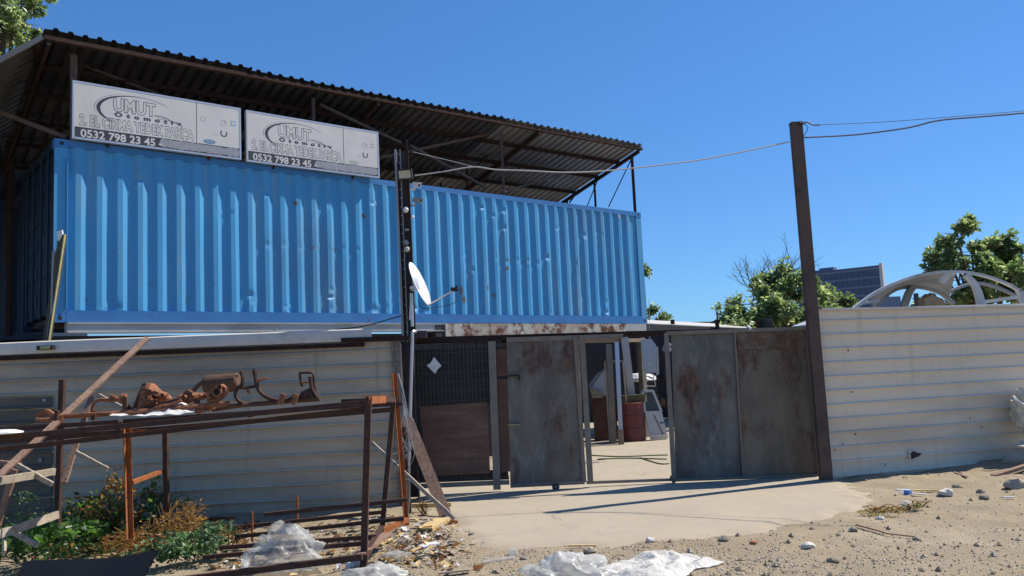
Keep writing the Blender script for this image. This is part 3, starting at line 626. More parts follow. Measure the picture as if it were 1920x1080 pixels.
m = MB(); m.box(c-n_*.08-Z_*.03, (.10, .07, .05), (X_, n_, Z_)); m.bar(c-n_*.05, c-n_*.15+Vector((.0, .05, -.06)), .02); m.build('bracket', 'black', fl)
def cam_(px, py, y, dirn, label, mat='white', s=1.):
    th = T('security_camera', label, 'camera', Y(px, py, y)); c = Y(px, py, y); d_ = Vector(dirn).normalized()
    m = MB(); m.bar(c-d_*.06*s, c+d_*.06*s, .055*s, .055*s); m.build('housing', mat, th)
    m = MB(); m.bar(c-d_*.05*s+Vector((0, 0, .03*s)), c+d_*.085*s+Vector((0, 0, .035*s)), .065*s, .008); m.build('sun_hood', mat, th)
    m = MB(); m.lathe(c+d_*.061*s, [(0, 0), (.018*s, 0)], d_, 10); m.build('lens', 'black', th)
    m = MB(); m.tube([c-d_*.03*s, c+Vector((-.04*s, .06, -.05*s)), c+Vector((-.09*s, .12, -.03*s))], .012*s, 6); m.build('bracket', mat, th)
cam_(781, 347, 11.22, (.6, -.75, -.25), 'white security camera just below the floodlight', 'white', 1.1)
cam_(783, 376, 11.24, (.8, -.5, -.2), 'dark grey security camera under the white one on the centre pole', 'grey', 1.1)
def puck(px, py, r, label, mat='lamp'):
    th = T('siren', label, 'alarm', Y(px, py, 11.32)); c = Y(px, py, 11.30); ax = Vector((.1, -1, -.4))
    m = MB(); m.lathe(c, [(r, -.02), (r, .012), (r*.7, .03), (0, .032)], ax, 16); m.build('dome', mat, th, smooth=True)
    m = MB(); m.lathe(c, [(0, -.03), (r*1.15, -.03), (r*1.15, -.012), (r, -.012)], ax, 16); m.build('base', 'grey', th)
puck(761, 394, .036, 'upper round cream lamp fixed on the centre pole', 'white'); puck(763, 468, .036, 'lower yellowish round lamp fixed on the centre pole above the dish')
puck(774, 407, .022, 'tiny cream lamp on the right edge of the centre pole', 'white')
m = MB(); c = Y(763, 431, 11.33); m.box(c, (.05, .03, .03)); m.box(Y(762, 455, 11.31), (.05, .05, .06), (Vector((.8, .2, .5)).normalized(), Vector((0, 1, 0)), Vector((-.5, 0, .8)).normalized())); one(m, 'junction_box', 'grey', 'small grey box on the centre pole between its two round lamps', 'box')
# dish
dc = Y(788, 532, 11.05); dn = Vector((.92, -.14, .35)).normalized()
dish = T('satellite_dish', 'white round satellite dish on the centre pole in front of the blue container', 'satellite dish', dc)
m = MB(); rr = .315; m.lathe(dc, [(0, -.05), (rr*.4, -.042), (rr*.7, -.026), (rr, .0), (rr*1.01, -.008), (rr*.7, -.034), (rr*.4, -.05), (0, -.058)], dn, 40); m.build('reflector', 'white', dish, smooth=True)
dx = Z.cross(dn).normalized(); dz = dn.cross(dx)
m = MB(); vs, fs = textmesh('DIGITAL', .07); m.add([dc+dn*-.035+dx*(v.x-.12)+dz*(v.y+.06) for v in vs], fs); m.build('lettering', 'signlb', dish)
low = dc-dz*rr*.98; lnb = Y(853, 543, 10.85)
m = MB(); m.tube([low-dn*.03, low+dn*.02, lerp(low, lnb, .92)], .011, 8); m.build('feed_arm', 'alu', dish)
m = MB(); d_ = (dc-lnb).normalized(); m.lathe(lnb, [(0, -.05), (.018, -.05), (.018, .0), (.028, .01), (.028, .05), (0, .055)], d_, 14); m.bar(lnb, lnb+Vector((.03, 0, .05)), .03); m.build('feed_horn', 'black', dish)
m = MB(); m.tube([dc-dn*.04, dc-dn*.13, Vector((-1.36, 11.36, dc.z-.05))], .025, 8); m.box(dc-dn*.06, (.12, .04, .12), (dx, dn, dz)); m.build('mount', 'alu', dish)
m = MB(); m.tube(spline([lnb, lnb+Vector((.02, 0, -.15)), lerp(low, lnb, .5)+Vector((0, 0, -.12)), low+Vector((-.1, .1, -.03)), low+Vector((-.16, .2, .1))], 6), .004, 5); m.build('coax', 'black', dish)
# right pole
pr_ = T('steel_pole', 'tall rusty box-section pole leaning left beside the cream fence', 'pole', (4.27, 11.38, 0))
a = G(1549, 902); a.z = -.05; b = Y(1492, 232, 11.38)
m = MB(); m.bar(a, b, .15, .11, (0, 1, 0)); m.build('column', 'postr', pr_)
m = MB(); m.bar(b+Vector((0, 0, -.005)), b+Vector((0, 0, .015)), .16, .12, (0, 1, 0)); m.build('cap', 'postd', pr_)
m = MB(); e = Y(1506, 231, 11.3); m.tube(spline([e, Y(1514, 229, 11.3), Y(1524, 234, 11.3), Y(1537, 234, 11.3)], 4), .010, 6); m.tube(spline([Y(1507, 232, 11.3), Y(1515, 240, 11.3), Y(1506, 256, 11.3)], 4), .005, 5)
m.tube([e, Y(1500, 232, 11.3)], .02, 6); m.build('wire_clamp', 'black', pr_)
def cable(pts, r, label, mat, name='overhead_cable', n=8):
    m = MB(); m.tube(spline(pts, n), r, 6); return one(m, name, mat, label, 'cable')
P0 = Y(1480, 266, 11.3); Pa = Y(1506, 258, 11.25)
cable([Y(778, 329, 11.25), Y(830, 322, 11.0), Y(887, 313, 10.9), Y(930, 318, 10.85), Y(990, 320, 10.85), Y(1050, 323, 10.9), Y(1110, 322, 11), Y(1190, 315, 11.1), Y(1260, 307, 11.15), Y(1330, 297, 11.2), Y(1410, 281, 11.25), P0], .009, 'thick pale cable sagging from the centre pole to the tall pole at the right', 'cablel')
cable([Y(775, 285, 11.25), Y(830, 298, 11.1), Y(887, 312, 10.9)], .004, 'thin wire joining the thick cable from the top of the centre pole', 'cablel')
cable([Pa, Y(1600, 253, 11), Y(1700, 240, 10.6), Y(1760, 226, 10.4), Y(1850, 218, 10.1), Y(1990, 206, 9.7)], .010, 'thick cable leaving the tall right pole towards the right edge', 'cable')
cable([Y(1537, 234, 11.3), Y(1650, 229, 11), Y(1760, 221, 10.6), Y(1990, 202, 9.9)], .004, 'thin wire running above the thick cable at the right edge', 'cable')
cable([Y(630, 618, 11.0), Y(680, 612, 11.05), Y(725, 600, 11.2), Y(752, 592, 11.3)], .008, 'dark cable rising from the left fence top to the centre pole', 'black')

# ------------------------------------------------------------------ fences
FA, FB = Vector((-9.5, 10.62, 0)), Vector((-1.5, 10.93, 0)); FD = (FB-FA).normalized(); FN = Vector((FD.y, -FD.x, 0))
def VF(px, py, k=0): return V(px, py, FA, FB, k)
def fence_prof(H, pitch=.186, d=.022, start=.0):
    out = [(0, 0)]; u = start
    while u+pitch < H+.001:
        out += [(u+pitch*.745, .004), (u+pitch*.775, -d), (u+pitch*.84, -d*.95), (u+pitch*.955, -.001)]; u += pitch
    out.append((H, 0)); return [(a, -b) for a, b in out]
lf = T('corrugated_fence', 'soiled grey horizontally ribbed metal fence behind the rusty rack on the left', 'fence', (-5.5, 10.8, 0))
m = MB(); L_ = (FB-FA).length
O_ = FA+Z*-.22
def fsheet(m, O, Dr, L, H, warp=.012, pitch=.186, d=.030, start=0):
    pf = fence_prof(H, pitch, d, start); nl = max(4, int(L/.25)); N_ = Vector((Dr.y, -Dr.x, 0)); k = len(m.v); n = len(pf)
    for i in range(nl+1):
        s_ = L*i/nl
        for (u, q) in pf:
            w = warp*(noise.noise(Vector((s_*.7+O.x, u*.9, 1.3)))+.4*noise.noise(Vector((s_*3, u*2.2, 5.3)))); m.v.append(O+Dr*s_+Z*u+N_*(q+w))
    for i in range(nl):
        for j in range(n-1): a = k+i*n+j; m.f.append((a, a+n, a+n+1, a+1)); m.m.append(0)
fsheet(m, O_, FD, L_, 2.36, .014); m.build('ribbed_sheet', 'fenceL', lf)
m = MB(); O2 = VF(0, 900, -.03); zp = VF(60, 745).z; xe = (VF(100, 800)-FA).dot(FD); 
fsheet(m, FA+FN*.035+Z*-.2, FD, xe, zp+.2, .006); m.build('dark_patch_sheet', 'fenceD', lf)
m = MB()
for px, py in ((88, 750), (82, 830), (80, 862)): m.box(VF(px, py)+FN*.06, (.045, .012, .04), (FD, FN, Z))
m.build('fixing_plate', 'grey', lf)
m = MB()
m.bar(FA+Z*2.095+FN*.05, FB-FD*.45+Z*2.055+FN*.05, .035, .055); m.build('top_rail', 'darkrust', lf)
m = MB(); pc = [(0, 0), (.05, .004), (.10, .0), (.145, -.01), (.16, -.05)]
nl = 60; k = 0
for i in range(nl+1):
    s_ = (L_-.35)*i/nl; w = .012*noise.noise(Vector((s_*.6, 0, 8)))
    for u, d_ in pc: m.v.append(FA+FD*s_+FN*(.075+d_)+Z*(2.135-.035*s_/L_+u+w))
for i in range(nl):
    for j in range(4): q = i*5+j; m.f.append((q, q+5, q+6, q+1)); m.m.append(0)
m.build('cap_flashing', 'cap', lf)
m = MB(); m.bar(VF(640, 638, -.09), VF(768, 634, -.09), .03, .06); m.build('cap_end_angle', 'darkrust', lf)
for px in (745, 757):
    m = MB(); q = VF(px, 800); m.bar(Vector((q.x, q.y-.03, -.1)), Vector((q.x-.02, q.y-.03, 2.12)), .035, .05); m.build('end_post', 'gateframe', lf)
wl = T('wall_lamp', 'small black lamp with a yellow lens on the top edge of the left fence', 'lamp', VF(87, 655, -.1))
m = MB(); c = VF(86, 652, -.12); m.box(c+FN*.0, (.20, .07, .055), (FD, FN, Z)); m.build('housing', 'black', wl)
m = MB(); m.box(c+FN*.04+FD*.01, (.12, .012, .045), (FD, FN, Z)); m.build('lens', 'yell', wl)

rA, rB = Vector((4.12, 11.373, 0)), Vector((9.8, 12.92, 0)); rD = (rB-rA).normalized(); rN = Vector((rD.y, -rD.x, 0))
def VR(px, py, k=0): return V(px, py, rA, rB, k)
rf = T('corrugated_fence', 'cream horizontally ribbed metal fence to the right of the tall rusty pole', 'fence', (7, 12.1, 0))
m = MB(); fsheet(m, rA+rD*.03-Z*.12+Z*.0, rD, 5.7, 2.40, .012, .189, .030)
m.build('ribbed_sheet', 'fence', rf)
m = MB(); nl = 60
for i in range(nl+1):
    s_ = .06+5.6*i/nl; w = .010*noise.noise(Vector((s_*1.1, 0, 2)))
    for u, d_ in ((0, .0), (.0, .014), (.03, .014), (.034, -.05)): m.v.append(rA+rD*s_+rN*(.026+d_)+Z*(2.262-.012*s_+u+w))
for i in range(nl):
    for j in range(3): q = i*4+j; m.f.append((q, q+4, q+5, q+1)); m.m.append(0)
m.build('cap_flashing', 'cap', rf)
m = MB(); 
for s_ in (.4, 2.3, 4.2): m.bar(rA+rD*s_-rN*.06-Z*.05, rA+rD*s_-rN*.06+Z*2.2, .05)
m.build('rear_posts', 'darkrust', rf)
m = MB(); q = [VR(x, y, -.045) for x, y in ((1706, 849), (1712, 846), (1722, 848), (1729, 851), (1722, 856), (1714, 859), (1709, 862))]; m.add(q, [tuple(range(7))]); m.build('torn_hole', 'black', rf)
m = MB(); m.add([VR(x, y, -.045) for x, y in ((1704, 845), (1710, 846), (1707, 852), (1709, 862), (1705, 858))], [(0, 1, 2, 3, 4)]); m.add([VR(x, y, -.06) for x, y in ((1712, 846), (1728, 850), (1720, 849))], [(0, 1, 2)]); m.build('bent_flap', 'fence', rf)
m = MB()
for px, py in ((1581, 832), (1566, 844), (1660, 871), (1819, 784), (1841, 800)): m.lathe(VR(px, py, -.035), [(0, 0), (.016, 0)], rN, 8)
m.build('bullet_dents', 'grey', rf)
m = MB()
for s_ in (.45, 4.25):
    for u_ in range(0, 12, 3): m.lathe(rA+rD*s_+rN*.012+Z*(.0+u_*.189), [(.012, 0), (.012, .006), (0, .008)], rN, 7)
m.build('screws', 'postd', rf)

# ------------------------------------------------------------------ the gate
hd = T('gate_header', 'long rusty steel header rail running over the whole gate', 'beam', VG(1130, 630))
m = MB(); m.bar(VG(768, 638, .06), VG(1512, 617, .06), .05, .075); m.build('rail', 'darkrust', hd)
m = MB(); m.bar(VG(770, 628, 0), VG(800, 627, 0), .09, .10); m.build('end_plate', 'postd', hd)
mg = T('mesh_gate', 'wire mesh gate leaf backed with black and brown boards, left of the grey steel door', 'gate', VG(850, 925))
m = MB()
for px0, py0, px1, py1, w in ((922, 640, 932, 918, .10), (771, 640, 776, 925, .04)): m.bar(VG(px0, py0, -.02), VG(px1, py1, -.02), w, .045, (0, 1, 0))
m.build('upright', 'gateframe', mg)
m = MB(); m.bar(VG(776, 912, -.0), VG(955, 904, -.0), .05, .06); m.build('bottom_rail', 'gateframe', mg)
m = MB(); tl = VG(776, 648, .0); br = VG(952, 905, .0); Lw = (br-tl).dot(GD); 
i = 0
while i*.052 < Lw: 
    a = tl+GD*(i*.052); m.bar(Vector((a.x, a.y, .2)), Vector((a.x, a.y, 2.05)), .005, .005); i += 1
for i in range(15): 
    z_ = .2+i*.132; m.bar(Vector((tl.x, tl.y-.005, z_)), Vector((tl.x+GD.x*Lw, tl.y+GD.y*Lw-.005, z_)), .005, .005)
m.build('wire_mesh', 'wire', mg)
def gpanel(pts, k, th, mat, name, par):
    m = MB(); q = [VG(x, y, k) for x, y in pts]; m.prism(q, GN*-th); return m.build(name, mat, par)
gpanel([(776, 656), (952, 650), (952, 758), (776, 762)], .03, .012, 'blacknet', 'black_board', mg)
gpanel([(787, 763), (914, 754), (919, 887), (800, 893)], .02, .01, 'brown', 'brown_board', mg)
gpanel([(926, 655), (952, 653), (952, 704), (926, 706)], .018, .01, 'brown2', 'brown_board', mg)
gpanel([(928, 712), (952, 710), (957, 884), (934, 886)], .018, .01, 'brown2', 'brown_board', mg)
gpanel([(776, 763), (787, 763), (800, 893), (780, 896)], .03, .01, 'blacknet', 'black_board', mg)
m = MB(); q = [(800, 685), (807, 681), (814, 669), (820, 677), (828, 686), (821, 692), (816, 701), (807, 692)]; m.prism([VG(x, y, -.015) for x, y in q], GN*-.003); m.build('white_tag', 'paper', mg)
gpanel([(778, 888), (952, 880), (955, 899), (779, 906)], .06, .008, 'blacknet', 'black_board', mg)
# sliding steel door
sdg = T('sliding_gate', 'grey steel sheet sliding door with rust blooms, between the mesh leaf and the opening', 'gate', VG(1030, 912))
gpanel([(950, 640), (1083, 634), (1096, 903), (957, 911)], -.05, .006, 'gate', 'steel_sheet', sdg)
for a, b, w in (((1078, 632), (1096, 904), .05), ((1091, 631), (1107, 902), .075)):
    m = MB(); m.bar(VG(*a, -.055), VG(*b, -.055), w, .05, (0, 1, 0)); m.build('stile', 'gateframe', sdg)
m = MB(); m.bar(VG(957, 911, -.045), VG(1096, 904, -.045), .04, .05); m.build('bottom_rail', 'gateframe', sdg)
m = MB(); m.bar(VG(950, 637, -.03), VG(1168, 630, -.03), .045, .06); m.build('top_rail', 'gateframe', sdg)
for y_ in (705, 797):
    m = MB(); m.bar(VG(952, y_, -.08), VG(974, y_-1, -.08), .03, .015); m.bar(VG(974, y_+1, -.08), VG(974, y_+ (8 if y_ < 750 else 2), -.08), .02, .02); m.build('latch_bolt', 'yell' if y_ > 750 else 'darkrust', sdg)
m = MB(); m.lathe(VG(1042, 913, -.07), [(0, -.02), (.05, -.02), (.05, -.008), (.035, 0), (.05, .008), (.05, .02), (0, .02)], GN, 20); o = m.build('wheel', 'postd', sdg)
m = MB(); m.lathe(VG(1042, 913, -.07), [(0, .022), (.015, .022)], GN, 10); m.build('axle', 'grey', o)
m = MB(); m.bar(VG(1100, 905, -.02), VG(1262, 899, -.02), .05, .035); m.build('floor_rail', 'gateframe', sdg)
# right leaf
rg = T('swing_gate', 'wide rusty gate leaf of two steel sheets, left of the tall right pole', 'gate', VG(1390, 900))
gpanel([(1258, 625), (1377, 621), (1393, 897), (1268, 902)], -.04, .006, 'gate', 'steel_sheet', rg)
gpanel([(1377, 621), (1510, 616), (1533, 891), (1393, 897)], -.048, .006, 'gate2', 'steel_sheet', rg)
gpanel([(1380, 624), (1508, 619)]+[(1513-4.3*i, 655+4*noise.noise(Vector((i*.7, 0, 2)))+2.5*noise.noise(Vector((i*2.1, 3, 2)))) for i in range(31)], -.060, .002, 'rustpatch', 'rust_patch', rg)
for a, b, w in (((1249, 624), (1264, 903), .06), ((1514, 614), (1537, 890), .07), ((1377, 622), (1393, 896), .02)):
    m = MB(); m.bar(VG(*a, -.06), VG(*b, -.06), w, .05, (0, 1, 0)); m.build('stile', 'gateframe', rg)
m = MB(); m.bar(VG(1249, 625, -.06), VG(1514, 615, -.06), .045, .05); m.build('top_rail', 'gateframe', rg)
m = MB(); m.bar(VG(1264, 900, -.06), VG(1536, 891, -.06), .04, .04); m.build('bottom_rail', 'gateframe', rg)
m = MB(); q = VG(1263, 903, -.06); m.lathe(Vector((q.x, q.y, 0)), [(.02, 0), (.022, .02), (.05, .08), (.05, .11)], Z, 10); m.build('foot', 'gateframe', rg)
m = MB(); q = VG(1428, 895, -.06); m.tube([q, Vector((q.x, q.y, .0))], .008, 6); m.build('drop_bolt', 'darkrust', rg)
m = MB(); m.tube([VG(1400, 611, -.06), VG(1408, 617, -.06)], .02, 6); m.box(VG(1406, 617, -.1), (.03, .02, .025)); m.build('latch', 'alu', rg)

for y_ in (668, 760, 852):
    m = MB(); q = VG(1516+(y_-614)*.083+10, y_, -.06); m.tube([q-Z*.05, q+Z*.05], .022, 8); m.box(q-GD*.05, (.10, .012, .04), (GD, GN, Z)); m.build('hinge', 'postd', rg)
# ------------------------------------------------------------------ seen through the opening
dr = T('oil_drum', 'maroon oil drum standing in the yard, seen through the gate opening', 'drum', G(1190, 829)+Vector((0, .29, 0)))
c = Vector(dr.location); H_ = .83
m = MB(); pfl = [(0, .01), (.27, .01), (.285, 0), (.285, .27), (.297, .28), (.297, .295), (.285, .305), (.285, .54), (.297, .55), (.297, .565), (.285, .575), (.285, H_), (.275, H_+.005), (.27, H_-.012), (0, H_-.012)]
m.lathe(c, pfl, Z, 36); m.build('barrel', 'drum', dr, smooth=False)
m = MB(); m.lathe(c, [(.287, .02), (.292, .01), (.287, 0)], Z, 36); m.lathe(c, [(.287, H_+.004), (.293, H_-.004), (.287, H_-.012)], Z, 36); m.build('rim', 'rackor', dr)
m = MB(); m.box(c+Vector((.03, 0, H_+.085)), (.50, .3, .16), (Vector((.98, .17, 0)), Vector((-.17, .98, 0)), Z)); tn = T('oil_can', 'dark olive tin can lying on top of the maroon drum', 'can', c+Vector((0, 0, H_))); m.build('body', 'olive', tn)
m = MB(); m.box(c+Vector((.30, .045, H_+.085)), (.04, .31, .165), (Vector((.98, .17, 0)), Vector((-.17, .98, 0)), Z)); m.build('end_cap', 'yell', tn)
m = MB(); a = G(1165, 834); b = Y(1156, 642, 17.9); m.bar(a, b, .085, .085); lp = T('leaning_post', 'pale square steel post standing in the yard left of the drum', 'post', a); m.build('post', 'alu', lp); m = MB(); m.bar(a, a+Vector((0, 0, .32)), .11, .11); m.build('sleeve', 'gateframe', lp)
m = MB(); a = G(1150, 833); b = Y(1141, 646, 18.1); m.bar(a, b, .13, .13); one(m, 'door_post', 'gateframe', 'dark grey door post just left of the pale post in the yard', 'post')
m = MB(); m.bar(Y(1184, 742, 18.6), Y(1170, 630, 18.6), .16, .1); m.bar(Vector((2.72, 18.6, 0)), Y(1184, 742, 18.6), .16, .1); one(m, 'door_post', 'greybeam', 'pale grey upright profile rising behind the maroon drum', 'post')
# stick frame and white boards in the doorway
m = MB(); pp = [(1143, 815), (1134, 678), (1168, 677)]; pp = [Y(x, y, 18.25) for x, y in pp]; m.bar(pp[0], pp[1], .035); m.bar(pp[1], pp[2], .035); m.bar(Vector((pp[0].x, pp[0].y, 0)), pp[0], .035); m.bar(Vector((pp[2].x+.05, pp[2].y, 0)), pp[2], .035)
one(m, 'stick_frame', 'woodw', 'thin brown stick frame standing in the doorway of the workshop', 'frame')
bc = T('board_stack', 'crumpled white boards leaning in the workshop doorway', 'boards', Vector((1.95, 18.6, 0)))
for pts, yy, mat in (([(1108, 728), (1126, 702), (1136, 692), (1142, 706), (1144, 741), (1128, 742)], 18.7, 'doorp'), ([(1103, 722), (1120, 700), (1137, 690), (1122, 705), (1112, 728)], 18.8, 'greybeam'), ([(1105, 724), (1132, 737), (1132, 745), (1111, 747)], 18.6, 'woodw')):
    m = MB(); m.prism([Y(x, y, yy) for x, y in pts], (0, .04, 0)); m.build('board', mat, bc)
m = MB(); m.box(Vector((1.95, 18.9, .5)), (.5, .3, 1.0)); m.build('crate', 'brown2', bc)
# door panel of a car
cd = T('car_door', 'pale blue car door with its window leaning upright right of the maroon drum', 'car door', G(1235, 823))
YD = 18.3
def yd(x, y, k=0): return Y(x, y, YD+k)
m = MB(); outer = [(1204, 737), (1206, 731), (1222, 731), (1228, 737), (1237, 768), (1252, 820), (1220, 822)]; wi = [(1207, 736), (1223, 737), (1236, 770), (1217, 771)]
m.prism([yd(x, y) for x, y in [(1217, 771), (1236, 770), (1241, 772), (1252, 820), (1220, 822), (1209, 772)]], (0, .12, 0)); m.build('panel', 'doorp', cd)
m = MB(); fr = [(1209, 772), (1205, 733), (1224, 733), (1240, 772)]
for i in range(3): m.bar(yd(*fr[i], .05), yd(*fr[i+1], .05), .05, .08, (0, 1, 0))
m.build('window_frame', 'doorp', cd)
m = MB(); m.prism([yd(x, y, .05) for x, y in ((1209, 771), (1206, 736), (1223, 736), (1237, 771))], (0, .01, 0)); m.build('glass', 'glass', cd)
m = MB(); m.bar(yd(1226, 778, -.01), yd(1249, 826, -.01), .012); m.build('trim', 'black', cd)
m = MB(); m.box(yd(1241, 793, -.01), (.08, .02, .02)); m.build('handle', 'black', cd)
m = MB(); m.bar(yd(1219, 820, -.012), yd(1252, 818, -.012), .02, .10, (0, 0, 1)); m.build('sill', 'cap', cd)
hp = T('hanging_panel', 'white metal panel hanging on a wire in the gate opening', 'panel', Y(1218, 700, 15))
m = MB(); m.prism([Y(x, y, 15) for x, y in ((1202, 637), (1221, 635), (1230, 647), (1230, 699), (1209, 699))], (0, .06, 0)); m.build('plate', 'doorp', hp)
m = MB(); m.lathe(Y(1220, 682, 14.99), [(0, 0), (.022, 0)], (0, -1, 0), 12); m.build('hole', 'cap', hp)
m = MB(); m.tube([Y(1217, 560, 15.0), Y(1218, 636, 15.0)], .004, 5); m.tube(spline([Y(1223, 699, 15), Y(1229, 722, 15), Y(1224, 724, 15), Y(1208, 724, 15)], 4), .006, 5); m.build('wire', 'cablel', hp)
m = MB(); m.prism([Y(x, y, 15.4) for x, y in ((1231, 650), (1234, 650), (1236, 702), (1231, 704))], (0, .05, 0)); one(m, 'metal_strip', 'greybeam', 'narrow grey strip hanging just right of the white hanging panel', 'strip')
# yard shed to the right with junk
sh = T('yard_shed', 'open dark shed with a bright thin roof edge, beyond the gate', 'shed', Vector((4.6, 22, 0)))
e0 = Y(1208, 607, 20.5); e1 = Y(1420, 617, 23.5)
m = MB(); back = Vector((-.3, 2.2, .26)); m.prism([e0, e1, e1+back, e0+back], (0, 0, .02)); m.build('roof', 'cap', sh)
m = MB(); m.bar(e0-Z*.09, e1-Z*.09, .06, .16); m.build('eave_beam', 'dkwall', sh)
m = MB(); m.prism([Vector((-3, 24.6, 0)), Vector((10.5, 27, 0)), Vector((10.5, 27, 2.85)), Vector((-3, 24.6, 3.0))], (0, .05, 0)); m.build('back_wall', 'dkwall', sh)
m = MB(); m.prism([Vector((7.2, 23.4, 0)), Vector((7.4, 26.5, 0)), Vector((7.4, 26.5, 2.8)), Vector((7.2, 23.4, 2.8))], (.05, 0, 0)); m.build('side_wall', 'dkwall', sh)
for x_, y_ in ((4.05, 21.3), (5.4, 22.2), (6.8, 23.3)): m = MB(); m.bar((x_, y_, 0), (x_, y_, 2.75), .09); m.build('post', 'darkrust', sh)
sf = T('parts_shelf', 'crowded dark parts shelf behind the hanging white panel', 'shelf', Vector((3.6, 20.6, 0)))
for z_ in (.6, 1.25, 1.9):
    m = MB(); m.bar((2.9, 20.6, z_), (4.4, 20.9, z_), .5, .04); m.build('shelf_board', 'darkrust', sf)
for x_ in (2.9, 4.4): m = MB(); m.bar((x_, 20.6+(x_-2.9)*.2, 0), (x_, 20.6+(x_-2.9)*.2, 2.4), .05); m.build('upright', 'darkrust', sf)
kinds = ['black engine part', 'dark gearbox casing', 'grey pump housing', 'blackened manifold', 'dusty alternator', 'small steel bracket', 'dark wheel hub', 'bent exhaust piece', 'stubby grey cylinder']
for i in range(9):
    c = Vector((3.05+.145*i, 20.5+.03*i, .62+.65*(i % 3))); m = blob(c+Vector((0, 0, .02)), (.13, .16, .18+.1*rnd.random()), .5, 2.2, 14, i, .1)
    one(m, 'engine_part', ['scrapd', 'black', 'grey'][i % 3], kinds[i]+' on the '+['bottom', 'middle', 'top'][i % 3]+' board of the dark parts shelf', 'engine part')
m = blob(Vector((2.93, 19.9, 1.28)), (.38, .25, .17), .2, 2, 20, 5, .3); one(m, 'lit_ground_fill', 'white', 'white lump added for the lit ground beyond, high behind the maroon drum', 'car part')  # white lump added to stand for the sunlit ground seen beyond
m = MB(); m.box((2.95, 19.95, .64), (.7, .4, 1.2)); m.box((2.95, 19.7, .9), (.72, .1, .05)); one(m, 'scrap_crate', 'dkwall', 'dark scrap crate behind the maroon drum, under the white lump', 'crate')
m = MB()
for pts in ([(1100, 853), (1160, 856), (1215, 854), (1252, 853)], [(1120, 861), (1180, 859), (1250, 861)], [(1200, 858), (1235, 869), (1255, 869)]): m.tube(spline([G(x, y, .02) for x, y in pts], 5), .011, 6)
one(m, 'garden_hose', 'hose', 'dark green hose lying across the sunny yard floor behind the opening', 'hose')

# ------------------------------------------------------------------ rusty rack and the scrap on it
rk = T('steel_rack', 'long rusty steel tube rack standing before the left fence with scrap on top', 'rack', (-2.8, 8.2, 0))
def rb(m_name, p, q, w=.045, mat='rack', h=None):
    m = MB(); m.bar(p, q, w, h or w); return m.build(m_name, mat, rk)
N0 = G(682, 1062); N0t = Y(691, 748, N0.y)
rb('leg', N0, N0t, .055)
R2 = G(716, 1000); R2t = Y(738, 750, R2.y); rb('leg', R2, R2t, .05)
R3 = G(763, 985); R3t = Y(740, 700, R3.y); m = MB(); m.angle(R3, R3t, .05, .008); m.build('leg', 'rackor', rk)
L0 = G(105, 1045, -.18); L0t = Y(117, 712, L0.y); rb('leg', L0, L0t, .055)
L1 = Y(246, 1010, 8.9); L1t = Y(240, 795, 8.9); m = MB(); m.angle(L1, L1t, .055, .008); m.build('leg', 'rackor', rk)
L2 = Y(313, 985, 9.9); L2t = Y(310, 800, 9.9); rb('leg', L2, L2t, .055)
R4 = G(768, 962); R4t = Y(756, 640+60, R4.y); rb('leg', R4, Y(757, 800, R4.y), .045)
# top rails
def Yv(x, y, yy): return Y(x, y, yy)
rb('top_rail', N0t+Vector((0, 0, -.03)), Yv(-90, 830, 6.9), .045, 'rack', .045)
rb('top_rail', N0t+Vector((0, .1, -.085)), Yv(-90, 853, 7.0), .04, 'rack', .04)
rb('top_rail', Yv(735, 756, 8.93), Yv(-90, 812, 8.8), .045, 'rack', .045)
rb('top_rail', Yv(735, 768, 8.93), Yv(-90, 836, 9.0), .05, 'rack', .05)
rb('top_rail', Yv(745, 748, 9.3), Yv(640, 752, 9.3), .04); rb('top_rail', Yv(755, 757, 9.3), Yv(640, 764, 9.3), .04)
rb('end_rail', N0t, R2t, .05, 'rack', .05)
m = MB(); m.angle(Yv(686, 744, 7.4), Yv(718, 743, 7.9), .06, .008); m.build('corner_plate', 'rackor', rk)
for f in (.3, .62): rb('cross_rail', lerp(N0t, Yv(-90, 830, 6.9), f)-Z*.03, lerp(Yv(735, 756, 8.93), Yv(-90, 812, 8.8), f), .04)
m = MB(); m.bar(Y(246, 905, 8.9), Y(302, 884, 9.9), .05, .04); m.build('tie_bar', 'rackor', rk)
m = MB(); q = [Y(x, y, 8.88) for x, y in ((246, 806), (276, 805), (262, 812), (246, 815))]; m.prism(q, (0, .01, 0)); m.build('gusset', 'rackor', rk)
# bottom rails
rb('bottom_rail', G(-60, 1100, .0)+Vector((-.3, -.2, -.15)), G(679, 1044, .14), .05)
for a, b, za, zb_ in (((380, 1045), (690, 1018), .08, .12), ((-60, 1022), (400, 1000), -.06, .06), ((412, 1027), (706, 1006), .08, .12), ((100, 985), (440, 972), -.02, .08), ((440, 1007), (757, 972), .10, .14), ((432, 990), (718, 960), .12, .14), ((495, 965), (763, 937), .32, .34)):
    rb('bottom_rail', G(*a, za), G(*b, zb_), .038, 'rack')
rb('bottom_rail', G(683, 1046, .1), G(716, 990, .1), .05); rb('bottom_rail', G(716, 996, .08), G(763, 975, .1), .05, 'rackor')
for px, py in ((473, 995), (558, 960)): m = MB(); q = G(px, py+20, .0); m.bar(q, q+Z*.3, .02); m.build('stub', 'rackor', rk)
